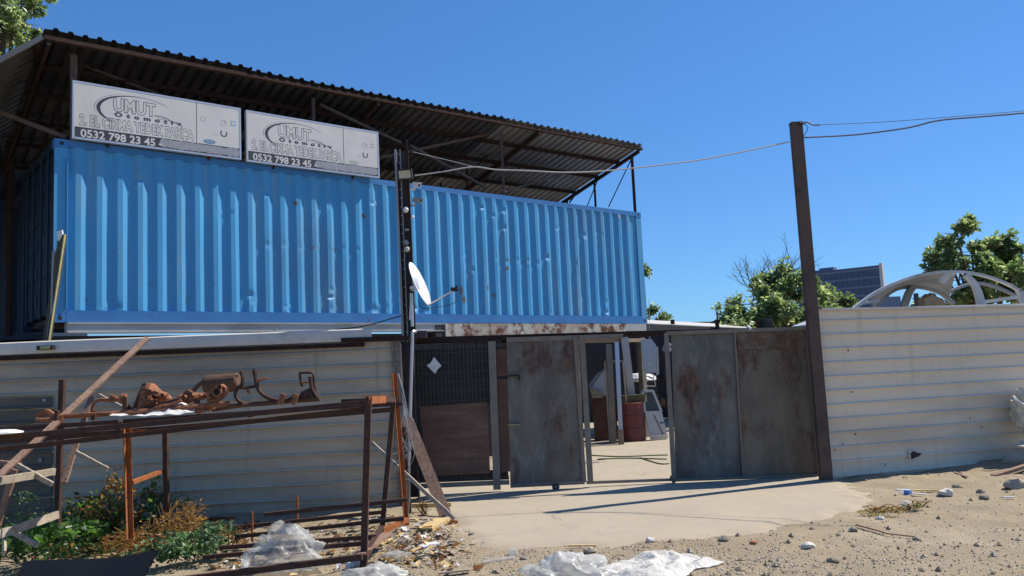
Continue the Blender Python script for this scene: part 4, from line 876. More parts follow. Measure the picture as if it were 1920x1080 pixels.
# scrap on top : built on distance planes just over the rails
def poly3(pts, y, th, mat, name, par, w=None):
    m = MB(); m.prism([Y(px, py, y) for px, py in pts], (0, th, 0)); return m.build(name, mat, par)
def tub(pts, y, r, mat, name, par, n=8, sp=5):
    m = MB(); pp_ = spline([Y(p[0], p[1], p[2] if len(p) > 2 else y) for p in pts], sp); m.tube(pp_, [r*(1+.12*noise.noise(p*14)) for p in pp_], 6)
    for q in (2, len(pp_)-3):
        if r > .015: m.lathe(pp_[q]+Vector((0, -r*1.02, 0)), [(.011, -.004), (.011, .008), (0, .008)], (0, -1, .3), 6)
    return m.build(name, mat, par)
s1 = T('axle_beam', 'long orange-rusted axle bar with a forked left end lying on the rack', 'car part', Y(170, 790, 7.9))
tub([(95, 783), (200, 776), (300, 768), (430, 756)], 7.9, .024, 'scrap', 'bar', s1)
tub([(70, 783), (78, 775), (90, 772), (100, 779), (118, 785)], 7.85, .026, 'scrap', 'fork', s1)
tub([(68, 786), (80, 787), (105, 785)], 7.8, .020, 'scrap', 'fork', s1)
tub([(112, 780), (160, 776), (210, 774)], 7.7, .014, 'scrap', 'rod', s1)
for px in (108, 178): m = MB(); m.bar(Y(px, 770, 7.8), Y(px-2, 788, 7.8), .03, .05); m.build('clamp', 'rack', s1)
s2 = T('bent_bracket', 'bent rusty tube bracket standing on the rack left of the white rag', 'car part', Y(200, 780, 8.1))
tub([(172, 785), (173, 765), (178, 754), (190, 750), (215, 750), (235, 748)], 8.1, .018, 'scrap', 'tube', s2)
tub([(207, 742), (222, 748), (238, 760), (246, 768)], 8.1, .022, 'scrap', 'arm', s2)
poly3([(229, 745), (237, 744), (238, 772), (229, 773)], 8.0, .05, 'scrapd', 'upright_plate', s2)
m = MB(); m.lathe(Y(231, 745, 8.05), [(0, -.03), (.035, -.03), (.035, .03), (0, .03)], (1, .1, 0), 12); m.build('bush', 'scrap', s2)
s3 = T('subframe', 'crumpled orange-brown car subframe with a pierced hub, on the rack', 'car part', Y(330, 770, 8.1))
poly3([(246, 770), (266, 720), (272, 718), (284, 722), (300, 742), (275, 765), (258, 774)], 8.2, .12, 'scrapd', 'gusset_plate', s3)
def crumple(pts, y, th, mat, name, par, amp=.03):
    m = MB(); n = len(pts)
    c = Vector((0, 0, 0)); P = [Y(a, b, y) for a, b in pts]
    for p in P: c += p/n
    m.v = [c+Vector((0, -th, 0))]+[lerp(c, p, .55)+Vector((0, -th*rnd.uniform(.4, 1.3), 0)) for p in P]+P+[p+Vector((0, th, 0)) for p in P]
    m.f = [(0, 1+i, 1+(i+1) % n) for i in range(n)]+[(1+i, 1+n+i, 1+n+(i+1) % n, 1+(i+1) % n) for i in range(n)]+[(1+n+i, 1+2*n+i, 1+2*n+(i+1) % n, 1+n+(i+1) % n) for i in range(n)]+[tuple(1+2*n+i for i in range(n))[::-1]]
    m.m = [0]*len(m.f); return m.build(name, mat, par)
crumple([(262, 733), (274, 719), (283, 719), (300, 735), (312, 740), (318, 747), (300, 760), (276, 768), (258, 766)], 8.1, .07, 'scrap', 'crumpled_box', s3)
crumple([(258, 757), (268, 742), (290, 748), (292, 762), (270, 775), (256, 772)], 8.0, .06, 'scrap', 'crumpled_box', s3)
tub([(255, 772), (275, 767), (290, 765), (310, 757), (330, 752), (345, 748), (372, 746), (392, 740)], 8.0, .028, 'scrap', 'side_member', s3)
tub([(280, 770), (300, 762), (322, 758), (340, 750)], 7.9, .016, 'scrap', 'lip', s3)
crumple([(294, 740), (302, 734), (314, 738), (312, 748), (298, 748)], 8.0, .04, 'scrap', 'bush_eye', s3)
crumple([(330, 742), (348, 735), (385, 737), (388, 745), (352, 757), (335, 752)], 8.05, .05, 'scrap', 'cross_member', s3)
poly3([(344, 735), (352, 731), (360, 736), (366, 744), (352, 752), (342, 748)], 7.98, .06, 'scrapd', 'web', s3)
m = MB(); hubp = [(386, 747), (388, 737), (397, 729), (405, 722), (415, 720), (422, 727), (424, 735), (419, 744), (410, 751), (400, 755), (398, 768), (388, 772), (384, 766), (390, 757)]
m.prism([Y(x, y, 7.9) for x, y in hubp], (0, .07, 0)); m.build('hub_plate', 'scrap', s3)
for px, py, r in ((408, 734, .045), (414, 725, .02), (397, 741, .018), (399, 747, .014)):
    m = MB(); c = Y(px, py, 7.895); m.lathe(c, [(0, .002), (r*.72, .002)], (0, -1, 0), 18); m.lathe(c, [(r*.72, 0), (r*.72, .03), (r, .03), (r, 0)], (0, -1, 0), 18, 1); m.build('hole', ['black', 'scrap'], s3)
for px, py, r in ((275, 745, .022), (292, 752, .016), (283, 733, .013), (268, 760, .018), (345, 744, .016), (360, 741, .012), (305, 741, .020), (375, 741, .010)):
    m = MB(); c = Y(px, py, 7.93); m.lathe(c, [(0, .003), (r*.7, .003)], (0, -1, 0), 14); m.lathe(c, [(r*.7, 0), (r*.7, .012), (r, .012), (r*1.05, -.05)], (0, -1, 0), 14, 1); m.build('hole', ['black', 'scrap'], s3)
for a, b in (((264, 728), (296, 738)), ((268, 748), (290, 754)), ((300, 758), (340, 748)), ((262, 768), (285, 764))):
    m = MB(); m.bar(Y(*a, 7.96), Y(*b, 7.96), .018, .03); m.build('stiffener', 'scrapd', s3)
tub([(368, 748), (372, 765), (370, 775)], 8.0, .03, 'scrapd', 'mount', s3)
tub([(384, 768), (376, 770), (366, 770)], 7.9, .022, 'scrap', 'mount', s3)
s4 = T('exhaust_silencer', 'dark brown exhaust silencer resting behind the pierced hub on the rack', 'car part', Y(415, 720, 8.6))
m = MB(); a = Y(384, 722, 8.6); b = Y(448, 716, 8.6); dd = (b-a).normalized(); m.lathe(a, [(0, 0), (.08, .0), (.095, .02), (.095, (b-a).length-.02), (.08, (b-a).length), (0, (b-a).length)], dd, 20); m.build('can', 'scrapd', s4)
tub([(350, 735), (362, 733), (372, 722), (384, 714)], 8.6, .02, 'scrapd', 'pipe', s4)
tub([(395, 709), (420, 706), (446, 704)], 8.55, .012, 'scrapd', 'seam', s4)
s5 = T('curved_frame', 'rusty frame with curved horns and a square loop, right end of rack', 'car part', Y(500, 760, 8.0))
tub([(398, 768), (450, 760), (500, 756), (540, 752), (600, 748)], 8.0, .024, 'scrapd', 'base_bar', s5)
tub([(452, 696), (455, 710), (453, 722), (446, 727), (441, 738), (446, 750), (458, 758)], 8.0, .018, 'rack', 'horn', s5)
tub([(477, 692), (480, 712), (484, 728), (494, 740), (510, 748), (530, 752)], 8.0, .024, 'rack', 'horn', s5)
tub([(446, 727), (462, 727), (480, 724)], 8.0, .014, 'rack', 'link', s5)
tub([(470, 734), (465, 735), (462, 728)], 8.0, .012, 'scrap', 'tab', s5)
tub([(484, 714), (492, 711), (502, 709)], 8.0, .012, 'scrap', 'tab', s5)
tub([(566, 725), (562, 702), (566, 699), (584, 699), (588, 706), (590, 725), (597, 752)], 8.0, .013, 'rack', 'square_loop', s5, sp=3)
tub([(563, 717), (582, 716)], 8.0, .009, 'scrap', 'loop_bar', s5)
crumple([(566, 733), (580, 727), (592, 729), (599, 752), (570, 754), (555, 752)], 8.0, .05, 'rack', 'bracket', s5)
tub([(582, 706), (585, 728), (594, 745)], 7.98, .022, 'rack', 'strut', s5)
for px in (528, 552): m = MB(); m.bar(Y(px+4, 739, 7.9), Y(px-3, 758, 7.9), .035, .05); m.build('stop', 'scrap', s5)
crumple([(512, 750), (545, 744), (556, 738), (560, 752), (520, 758)], 7.98, .03, 'rack', 'gusset', s5)
# rag
m = MB(); n1, n2 = 40, 16
pa = [(212, 777), (245, 771), (262, 764), (300, 757), (318, 752), (338, 752), (352, 760), (366, 772)]; sa = spline([Y(x, y-2, 8.25) for x, y in pa], 6); la = spline([Y(x, y, 7.75) for x, y in ((206, 778), (235, 779), (262, 781), (290, 779), (315, 775), (338, 776), (352, 774), (364, 771))], 6)
for i in range(len(sa)):
    for j in range(n2+1):
        f = j/n2; p = lerp(sa[i], la[i], f); p.z += .02*noise.noise(Vector((p.x*9, p.y*9, 0)))+.03*noise.noise(Vector((p.x*22, p.y*14, 3)))*math.sin(math.pi*f); m.v.append(p)
for i in range(len(sa)-1):
    for j in range(n2): a = i*(n2+1)+j; m.f.append((a, a+1, a+n2+2, a+n2+1)); m.m.append(0)
one(m, 'white_rag', 'cloth', 'crumpled white rag lying on the rack under the rusty subframe', 'rag', smooth=True)
m = blob(Y(5, 812, 6.9), (.16, .12, .03), .1, 2, 20, 3, .4); one(m, 'plastic_scrap', 'white', 'rounded white plastic piece at the far left end of the rack', 'scrap')

# ------------------------------------------------------------------ timber: long plank, slat pile
def plank(p, q, w, h, label, mat='woodw', up=(0, 1, 0), name='wood_offcut', cat='wood', grp=None):
    m = MB(); p = Vector(p); q = Vector(q); n = 10; d_ = (q-p).normalized(); u = Vector(up); x = d_.cross(u).normalized(); z = x.cross(d_); k = 0
    for i in range(n+1):
        c = lerp(p, q, i/n)+x*.006*noise.noise(Vector((i*.6, p.x*3, 0))); e = 1-.1*abs(noise.noise(Vector((i*1.3, q.x, 5))))
        m.v += [c+x*w/2*e+z*h/2, c-x*w/2*e+z*h/2, c-x*w/2*e-z*h/2, c+x*w/2*e-z*h/2]
    for i in range(n):
        for j in range(4): a = i*4+j; b = i*4+(j+1) % 4; m.f.append((a, a+4, b+4, b)); m.m.append(0)
    m.f += [(0, 1, 2, 3), (n*4+3, n*4+2, n*4+1, n*4)]; m.m += [0, 0]
    return one(m, name, mat, label, cat, grp)
plank(Y(276, 634, 9.9), Y(-10, 900, 8.0), .065, .03, 'long brown plank sloping down to the left across the fence and the rack', 'wood')
plank(Y(172, 742, 9.6), Y(120, 905, 9.0), .06, .03, 'dark slat tilted upright behind the left legs of the rack', 'wood')
plank(Y(172, 736, 9.5), Y(250, 776, 9.4), .055, .03, 'short slat sloping right above the rack from the top of the dark tilted slat', 'woodw')
plank(Y(142, 848, 9.0), Y(202, 880, 8.9), .045, .03, 'pointed pale slat sticking out to the right of the dark tilted slat', 'woodw')
plank(Y(-20, 905, 7.6), Y(102, 884, 8.5), .07, .03, 'pale board lying level at the left edge, under the long brown plank', 'woodw')
plank(Y(-20, 1008, 7.2), Y(108, 965, 8.4), .075, .03, 'thick pale board lying low at the left edge above the weeds', 'woodw')
plank(Y(32, 872, 8.2), Y(98, 908, 8.2), .045, .03, 'short brown offcut crossing behind the pale level board', 'woodw')
plank(Y(-5, 985, 8.1), Y(28, 880, 8.1), .06, .03, 'dark upright slat at the left edge', 'wood')
plank(Y(0, 868, 8.3), Y(38, 872, 8.3), .05, .05, 'stubby brown block at the left edge on the slat pile', 'wood')
plank(Y(20, 995, 8.0), Y(70, 1022, 7.8), .05, .025, 'pale broken slat among the weeds, left of the first rack leg', 'woodw')
plank(Y(8, 1038, 7.2), Y(8, 1000, 7.6), .05, .02, 'small white-washed offcut at the bottom left corner', 'woodw')
# leaning planks by the gate
plank(G(832, 966)+Vector((.02, 0, 0)), Y(764, 786, 10.6), .035, .14, 'broad weathered plank leaning against the fence end beside the mesh gate', 'wood', (1, 0, 0), 'wooden_plank', 'plank')
plank(G(851, 972), Y(697, 830, 10.2), .04, .045, 'thin grey batten leaning across, its foot on the concrete', 'woodw', (0, 1, 0), 'wooden_batten', 'batten')
plank(Y(772, 948, 10.3), Y(846, 946, 10.3), .05, .05, 'yellow batten lying on the ground at the foot of the broad plank', 'woody', (0, 0, 1), 'wooden_batten', 'batten')
plank(G(796, 994, .03), G(830, 975, .03), .17, .045, 'yellow wooden block with a dark end lying right of the rack', 'woody', (0, 0, 1), 'wood_block', 'block')
plank(G(672, 1040, .12), G(727, 1000, .10), .10, .02, 'brown board lying flat across the end of the rack foot', 'wood', (0, 0, 1), 'wooden_board', 'board')
wr = MB()
for i in range(9):
    x0 = 752+rnd.uniform(-4, 14); pts = [Y(756+rnd.uniform(-3, 3), 752+rnd.uniform(0, 8), 9.9), Y(x0+rnd.uniform(-8, 12), 800+rnd.uniform(-5, 10), 9.9+rnd.uniform(-.1, .1)), Y(x0+rnd.uniform(-14, 20), 840+rnd.uniform(-15, 15), 9.9), Y(744+rnd.uniform(-14, 30), 865+rnd.uniform(-15, 35), 9.9)]
    wr.tube(spline(pts, 5), rnd.choice([.004, .006, .009]), 5)
one(wr, 'wire_bundle', 'grey', 'tangle of loose grey wires hanging from the rear right corner of the rack', 'wires')
m = MB(); m.tube(spline([Y(746, 700, 10.1), Y(756, 735, 10.1), Y(765, 776, 10.2), Y(775, 790, 10.3)], 5), .012, 6); one(m, 'steel_rod', 'grey', 'thin grey rod rising above the wire tangle by the fence end', 'rod')
m = MB(); m.bar(G(762, 968), Y(766, 900, 9.9), .05); m.tube([Y(764, 905, 9.9), Y(765, 898, 9.9)], .03, 8); one(m, 'short_post', 'gateframe', 'short grey post standing at the right end behind the rack', 'post')
m = MB(); m.tube([Vector((-1.47, 10.99, -.05)), Y(773, 630, 11.0)], .022, 8); m.tube(spline([Y(773, 632, 11.0), Y(774, 622, 11.0), Y(779, 622, 11.05)], 3), .022, 8); one(m, 'steel_pipe', 'alu', 'thin upright grey pipe between the left fence and the mesh gate', 'pipe')

# dark sheet in the bottom-left corner
m = MB(); q0_ = [(45, 1052), (110, 1049), (200, 1046), (260, 1038), (296, 1030)]; a_ = spline([Y(x, y, 6.4) for x, y in q0_], 5); b_ = spline([Y(x, y, 6.30) for x, y in ((10, 1130), (90, 1130), (150, 1130), (205, 1130), (252, 1122))], 5)
for i in range(len(a_)):
    for j in range(5): f = j/4; p = lerp(a_[i], b_[i], f); p.z += .01*math.sin(f*3); m.v.append(p)
for i in range(len(a_)-1):
    for j in range(4): k = i*5+j; m.f.append((k, k+1, k+6, k+5)); m.m.append(0)
kk = len(m.v); m.v += [v+Vector((0, .01, -.012)) for v in m.v]; m.f += [tuple(i+kk for i in f)[::-1] for f in m.f]; m.m += [0]*len(m.f[len(m.m):])
one(m, 'charcoal_sheet', 'sheetd', 'smooth charcoal sheet leaning in the bottom left corner before the rack', 'sheet', smooth=True)

# ------------------------------------------------------------------ plants by the rack
def plant(name, label, cat, cs, n, size, mats, wts, stems=8, stemmat='dry2', base=None, asp=.6, droop=0):
    c0 = Vector(cs[0][0]); b = Vector(base) if base else Vector((c0.x, c0.y, zg(c0.x, c0.y)))
    th = T(name, label, cat, b); m = MB()
    for (c, r, w) in cs:
        c = Vector(c)
        for i in range(int(n*w)):
            d_ = Vector((random.gauss(0, 1), random.gauss(0, 1), random.gauss(0, 1))); d_ *= (random.random()**.45)/d_.length
            p = c+Vector((d_.x*r[0], d_.y*r[1], d_.z*r[2])); cl = noise.noise(p*6)
            if cl < -.18: continue
            dv = Vector((random.gauss(0, 1), random.gauss(0, 1), random.gauss(0, .5)-droop)); mi = random.choices(range(len(mats)), wts)[0]
            m.leaf(p, size*random.uniform(.5, 1.3), mi, dv, asp)
    m.build('foliage', mats, th)
    m = MB()
    for i in range(stems):
        c, r, w = random.choice(cs); c = Vector(c); e = c+Vector((random.uniform(-1, 1)*r[0], random.uniform(-1, 1)*r[1], random.uniform(.0, 1)*r[2])); s_ = b+Vector((random.uniform(-1, 1)*r[0]*.6, random.uniform(-1, 1)*r[1]*.5, 0))
        mid = lerp(s_, e, .5)+Vector((random.uniform(-.08, .08), 0, .05)); m.tube(spline([s_, mid, e], 4), [.006]*4+[.004]*4+[.002], 4, 0, False)
    m.build('stem', stemmat, th); return th
PY = lambda x, y, yy: Y(x, y, yy)
plant('bramble', 'green and brown bramble climbing behind the middle legs of the rack', 'bush', [(PY(205, 960, 10.1), (.36, .35, .30), 1), (PY(160, 950, 10.2), (.30, .3, .16), .6), (PY(225, 1000, 9.9), (.35, .4, .25), .8), (PY(285, 935, 10.2), (.22, .25, .2), .35), (PY(270, 980, 10.1), (.3, .3, .3), .5)], 620, .06, ['v1', 'v2', 'dry1'], [4, 4, 3], 22, base=PY(215, 1015, 10.0), asp=.75)
plant('dry_weed', 'rust-brown dried weed rising over the green bramble', 'weed', [(PY(225, 910, 10.2), (.20, .2, .22), 1), (PY(185, 975, 9.9), (.18, .2, .25), .7)], 260, .055, ['dry1', 'dry2'], [3, 1], 14, base=PY(225, 1000, 10.1), droop=.8)
plant('dry_weed', 'wide heap of dried straw-brown weeds in the middle of the rack', 'weed', [(PY(320, 1000, 9.3), (.50, .4, .20), 1), (PY(250, 1020, 9.0), (.45, .3, .14), .8), (PY(345, 965, 9.6), (.3, .3, .16), .5), (PY(400, 1000, 9.2), (.25, .3, .12), .3)], 1000, .055, ['dry1', 'dry2', 'v2'], [4, 3, .5], 60, base=PY(310, 1035, 9.2), asp=.35, droop=.3)
plant('creeper', 'grey-green leafy creeper spilling beside the charcoal sheet at the rack', 'plant', [(PY(340, 1022, 8.3), (.42, .3, .13), 1), (PY(405, 1008, 8.5), (.22, .25, .17), .7), (PY(290, 1040, 8.2), (.3, .2, .10), .4)], 700, .05, ['v3', 'v2'], [3, 2], 20, 'v2', base=PY(350, 1050, 8.3), asp=.8)
plant('broadleaf_weed', 'bright green broad-leaved weed among the low boards at the left edge', 'weed', [(PY(40, 1010, 8.6), (.55, .3, .13), 1), (PY(110, 995, 9.3), (.5, .3, .10), .6), (PY(150, 990, 9.6), (.3, .3, .08), .4)], 260, .095, ['v1', 'v2'], [3, 2], 12, 'v2', base=PY(50, 1040, 8.6), asp=.95)
plant('nettle_patch', 'dense low dark green undergrowth filling the ground under the left half of the rack', 'undergrowth', [(PY(60, 1030, 8.9), (.7, .5, .10), 1), (PY(190, 1020, 9.5), (.6, .6, .12), 1), (PY(120, 985, 10.0), (.8, .4, .12), 1), (PY(330, 1000, 10.0), (.8, .4, .10), .8)], 1000, .05, ['v2', 'v2', 'dry1'], [4, 3, 1], 20, 'v2', base=PY(140, 1035, 9.4), asp=.7)
plant('tall_weed', 'thin arching grey-green weed stems standing before the dark fence patch', 'weed', [(PY(50, 985, 8.9), (.3, .2, .22), 1), (PY(45, 940, 8.9), (.12, .2, .14), .3)], 420, .035, ['v3', 'v2'], [2, 2], 14, 'v2', base=PY(50, 1030, 8.9), asp=.5)
plant('vine', 'sparse pale green vine sprigs around the rear leg of the rack', 'vine', [(PY(300, 935, 10.3), (.35, .2, .16), 1), (PY(340, 945, 10.4), (.3, .2, .12), .6), (PY(290, 890, 10.2), (.12, .1, .06), .2)], 130, .05, ['v1', 'v3'], [2, 2], 9, base=PY(310, 1000, 10.3), asp=.8)
plant('dry_weed', 'low tuft of yellowed weeds left of the clear plastic bag', 'weed', [(PY(445, 1010, 8.6), (.18, .25, .12), 1)], 150, .04, ['dry1', 'dry2'], [2, 2], 14, base=PY(445, 1020, 8.6), asp=.3)
plant('dry_grass', 'small dry grass tuft by the foot of the leaning planks', 'grass tuft', [(PY(795, 950, 10.0), (.05, .05, .12), 1)], 40, .06, ['dry2', 'dry1'], [3, 1], 8, asp=.15)
plant('dry_grass', 'low yellow-green tuft where the concrete ends in the dirt at the right', 'grass tuft', [(G(1655, 958, .02), (.30, .12, .035), 1)], 420, .05, ['dry2', 'v3'], [3, 1], 10, asp=.12)
plant('dry_grass', 'faint green tuft on the dirt below the litter near the cream fence', 'grass tuft', [(G(1722, 948, .02), (.12, .08, .03), 1)], 200, .05, ['v3', 'dry2'], [2, 2], 6, asp=.12)

# ------------------------------------------------------------------ bags and sacks
m = blob(G(525, 1068, .0)+Vector((0, .15, .0)), (.33, .24, .33), .55, 1.7, 72, 2, .02); 
for v in m.v:
    h = v.z; v.x += .05*h
bag = one(m, 'plastic_bag', 'film', 'tall crumpled clear plastic bag caught on the front rail of the rack', 'plastic bag', smooth=True)
m = blob(G(705, 1082), (.24, .15, .09), .5, 2.5, 40, 4, .02); one(m, 'plastic_bag', 'film2', 'small pale plastic film at the bottom edge right of the rack leg', 'plastic bag', smooth=True)
m = blob(G(1062, 1082)+Vector((0, 0, 0)), (.33, .25, .15), .6, 2.2, 64, 6, .02); one(m, 'plastic_bag', 'film2', 'crumpled milky plastic bag at the bottom edge beside the white sack', 'plastic bag', smooth=True)
m = MB(); out = [(1118, 1066), (1165, 1052), (1200, 1040), (1245, 1035), (1262, 1031), (1290, 1034), (1322, 1045), (1357, 1052), (1330, 1062), (1300, 1068), (1285, 1080), (1250, 1090), (1180, 1092), (1140, 1088), (1128, 1075)]
OP = [G(x, y) for x, y in out]; cx = sum((p for p in OP), Vector())/len(OP); N1 = 18; 
ring = []
for i in range(len(OP)):
    for k in range(6): ring.append(lerp(OP[i], OP[(i+1) % len(OP)], k/6))
nR = len(ring)
for r in range(N1+1):
    f = r/N1
    for p in ring:
        q = lerp(p, cx, f); h = .030*(1-(1-f)**4)+.035*(1-abs(noise.noise(Vector((q.x*4, q.y*4, 2))))*3)*min(1, f*5)+.03*(.3-abs(noise.noise(Vector((q.x*11+q.y*5, q.y*9, 6)))))*min(1, f*8)+.012*noise.noise(Vector((q.x*26, q.y*20, 6))); q.z = zfull(q.x, q.y)+.01+max(0, h); m.v.append(q)
for r in range(N1):
    for i in range(nR): a = r*nR+i; b = r*nR+(i+1) % nR; m.f.append((a, b, b+nR, a+nR)); m.m.append(0)
one(m, 'empty_sack', 'sack', 'flattened white woven sack lying on the dirt at the bottom edge', 'sack', smooth=True)
# right edge: hanging sack, plastic and stuff
sk = T('rubble_bag', 'cream sack with an open mouth standing against the cream fence at the right edge', 'sack', VR(1935, 850, -.4))
m = blob(VR(1940, 772, -.35), (.28, .24, .34), .45, 2.2, 44, 8, 1.0); m.build('body', 'sacky', sk)
m = MB(); m.tube(spline([VR(x, y, -.42-o) for x, y, o in ((1899, 744, 0), (1906, 752, .06), (1920, 760, .1), (1950, 752, .1), (1975, 742, 0))], 5), .03, 7); m.build('rim', 'sack', sk)
m = MB(); m.prism([VR(x, y, -.45) for x, y in ((1888, 834), (1960, 826), (1960, 838), (1890, 838))], rN*.5); one(m, 'white_board', 'cap', 'thin white board lying level below the cream sack at the right edge', 'board')
m = blob(VR(1925, 866, -.45), (.28, .25, .22), .5, 2, 40, 11, .6); one(m, 'plastic_bundle', 'film2', 'grey bundle of plastic wrap under the white board at the right edge', 'bundle', smooth=True)
plank(G(1862, 893, .03), G(1960, 862, .16), .08, .04, 'brown timber lying on the dirt before the plastic bundle at the right edge', 'wood', (0, 0, 1), 'wooden_plank', 'plank')
plank(G(1895, 884, .02), G(1925, 890, .02), .05, .03, 'short offcut beside the brown timber at the right edge', 'woodw', (0, 0, 1), 'wood_scrap', 'scrap')

# ------------------------------------------------------------------ small countable litter
def scrap(px, py, dx, dy, w, label, mat, h=.012, name='wood_scrap', cat='scrap'):
    a = G(px, py); b = G(px+dx, py+dy); a.z = zfull(a.x, a.y)+.022; b.z = zfull(b.x, b.y)+.022; return plank(a, b, w, h, label, mat, (0, 0, 1), name, cat)
scrap(1702, 918, 56, -1, .04, 'straight yellow stick on the dirt before the cream fence', 'woody')
scrap(1064, 1026, 54, -2, .025, 'thin yellow stick at the front edge of the concrete', 'woody')
scrap(1462, 968, 18, 0, .09, 'small white paper scrap on the concrete right of centre', 'paper', .004, 'paper_scrap')
scrap(1606, 989, 60, 12, .018, 'dark twig lying across the dirt at the lower right', 'wood', .012, 'twig', 'twig')
scrap(1666, 1001, 50, 6, .014, 'thin pale twig continuing right of the dark twig', 'wood', .010, 'twig', 'twig')
scrap(1790, 892, 24, 8, .03, 'weathered stick by the foot of the cream fence', 'wood')
scrap(1680, 915, 26, 2, .05, 'crumpled white paper left of the yellow stick', 'paper', .02, 'paper_scrap')
scrap(1688, 923, 22, 3, .05, 'flattened clear bottle with a blue label on the dirt', 'film2', .05, 'plastic_bottle', 'bottle')
scrap(1697, 926, 10, 1, .055, 'blue label on the flattened bottle', 'bott', .055, 'bottle_label', 'label')
scrap(1710, 929, 28, 2, .03, 'pale flat strip right of the flattened bottle', 'paper', .01, 'paper_scrap')
scrap(1690, 942, 20, 2, .07, 'greyish plastic scrap below the flattened bottle', 'film2', .03, 'plastic_scrap')
scrap(1880, 934, 22, 2, .03, 'pale strip on the dirt near the right edge', 'paper', .01, 'paper_scrap')
scrap(880, 985, 22, 3, .02, 'dark twig on the concrete just right of the yellow block', 'wood', .01, 'twig', 'twig')
scrap(832, 982, 20, -4, .12, 'brown crumpled leaf clump beside the yellow block', 'dry1', .03, 'leaf_clump')
scrap(560, 1012, 50, -6, .05, 'pale torn cardboard strip between the rack rails', 'woodw', .006, 'cardboard_scrap')
scrap(640, 1002, 38, 3, .10, 'yellow cardboard flap lying inside the rack near its leg', 'woody', .006, 'cardboard_scrap')
scrap(712, 1020, 42, -20, .04, 'yellow splinter pointing up right from the rack foot', 'woody')
scrap(730, 1052, 70, -26, .03, 'long yellow splinter lying in the litter right of the rack', 'woody')
scrap(812, 1032, 42, 8, .05, 'grey-brown bark strip at the edge of the litter patch', 'woodw')
scrap(790, 1030, 30, -5, .12, 'white crumpled paper in the litter patch right of the rack', 'paper', .04, 'paper_scrap')
scrap(730, 1042, 30, 4, .16, 'silver foil scrap beside the near rack leg', 'film2', .05, 'foil_scrap')
scrap(655, 1060, 22, -8, .10, 'white cup-shaped scrap left of the near rack leg', 'paper', .05, 'paper_scrap')
scrap(905, 1052, 60, -8, .10, 'thin sheet of clear film on the gravel left of the milky bag', 'film', .01, 'film_scrap')
scrap(822, 1077, 60, -2, .04, 'flat pale cardboard strip at the bottom edge', 'woodw')
scrap(955, 1035, 14, 0, .06, 'crushed clear plastic cup on the gravel', 'film2', .05, 'plastic_cup', 'cup')
def stone(px, py, r, label, mat='stone', sd=0):
    c = G(px, py); c.z = zfull(c.x, c.y)+r*.3; m = blob(c, (r*1.2, r, r*.75), .35, 1.3, 12, px*.1, .6, ridge=False); one(m, 'stone', mat, label, 'stone')
for a in ((1905, 915, .11, 'big pinkish stone at the right edge', 'stone'), (1838, 922, .04, 'dark stone near the right edge', 'stoned'), (1845, 934, .05, 'grey stone just left of the pale strip by the right edge', 'stoned'), (1775, 928, .07, 'pale stone with a dark underside in the middle of the right dirt', 'stonel'), (1792, 911, .04, 'dark lump before the cream fence', 'stoned'), (1700, 950, .05, 'dark stone below the greyish plastic scrap', 'stoned'), (885, 1001, .03, 'small dark stone on the concrete near the yellow block', 'stoned'), (1357, 1014, .04, 'dark stone at the front edge of the concrete', 'stoned'), (1220, 1016, .04, 'pale lump at the front edge of the concrete', 'stonel'), (1105, 1034, .05, 'pale stone before the concrete, above the milky bag', 'stone'), (983, 1042, .035, 'dark grey pebble right of the crushed cup', 'stoned'), (1515, 1023, .05, 'two-toned stone in the lower right gravel', 'stonel'), (1413, 1017, .03, 'reddish clay crumb at the lower right', 'terr'), (1563, 1052, .04, 'grey stone low in the right gravel', 'stoned'), (1650, 975, .035, 'ochre stone below the dry tuft', 'stonel'), (930, 1068, .03, 'dark pebble left of the milky bag', 'stoned'), (1600, 998, .035, 'dark stone left of the dark twig', 'stoned'), (1718, 1010, .03, 'brown pebble below the pale twig', 'stoned'), (1394, 978, .025, 'single dark crumb on the concrete', 'stoned')): stone(*a)
# gravel, litter: nobody could count it
def gravel(name, label, n, region, mats, wts, smin, smax, kind='stone'):
    m = MB(); k = 0; rg_ = random.Random(11)
    while k < n:
        px, py = region(rg_); p = G(px, py)
        z = zfull(p.x, p.y); ap = apron(p.x, p.y)
        if ap > .3 and rg_.random() < ap*.985: k += 1; continue
        dens = noise.noise(Vector((p.x*1.4, p.y*2, 7)))
        if dens < rg_.uniform(-.9, .35)-.1: k += .3; continue
        r = smin*(smax/smin)**(rg_.random()**2.5); c = Vector((p.x, p.y, z+r*.25)); mi = rg_.choices(range(len(mats)), wts)[0]
        vs = [c+Vector((a*r*rg_.uniform(.7, 1.3), b*r*rg_.uniform(.6, 1.2), cc*r*rg_.uniform(.5, .9))) for a, b, cc in ((1, 0, 0), (0, 1, 0), (-1, 0, 0), (0, -1, 0), (0, 0, 1), (0, 0, -1))]
        m.add(vs, [(0, 1, 4), (1, 2, 4), (2, 3, 4), (3, 0, 4), (1, 0, 5), (2, 1, 5), (3, 2, 5), (0, 3, 5)], mi); k += 1
    return tag(m.build(name, mats), label, 'gravel', kind='stuff')
gravel('gravel', 'loose gravel and pebbles scattered over the dirt in front', 11000, lambda r: ((r.uniform(680, 1960), 1095-175*r.random()**1.5) if r.random() < .45 else (r.gauss(1180, 330), r.gauss(1045, 22))), ['stone', 'stoned', 'stonel'], [9, 1.5, 2], .004, .014)
gravel('dirt_clods', 'crumbled clods of dry earth lying over the dirt at the right', 520, lambda r: (r.uniform(1000, 1960), 1095-205*r.random()), ['dirt', 'stone'], [5, 1], .012, .04)
m = MB(); rg_ = random.Random(5)
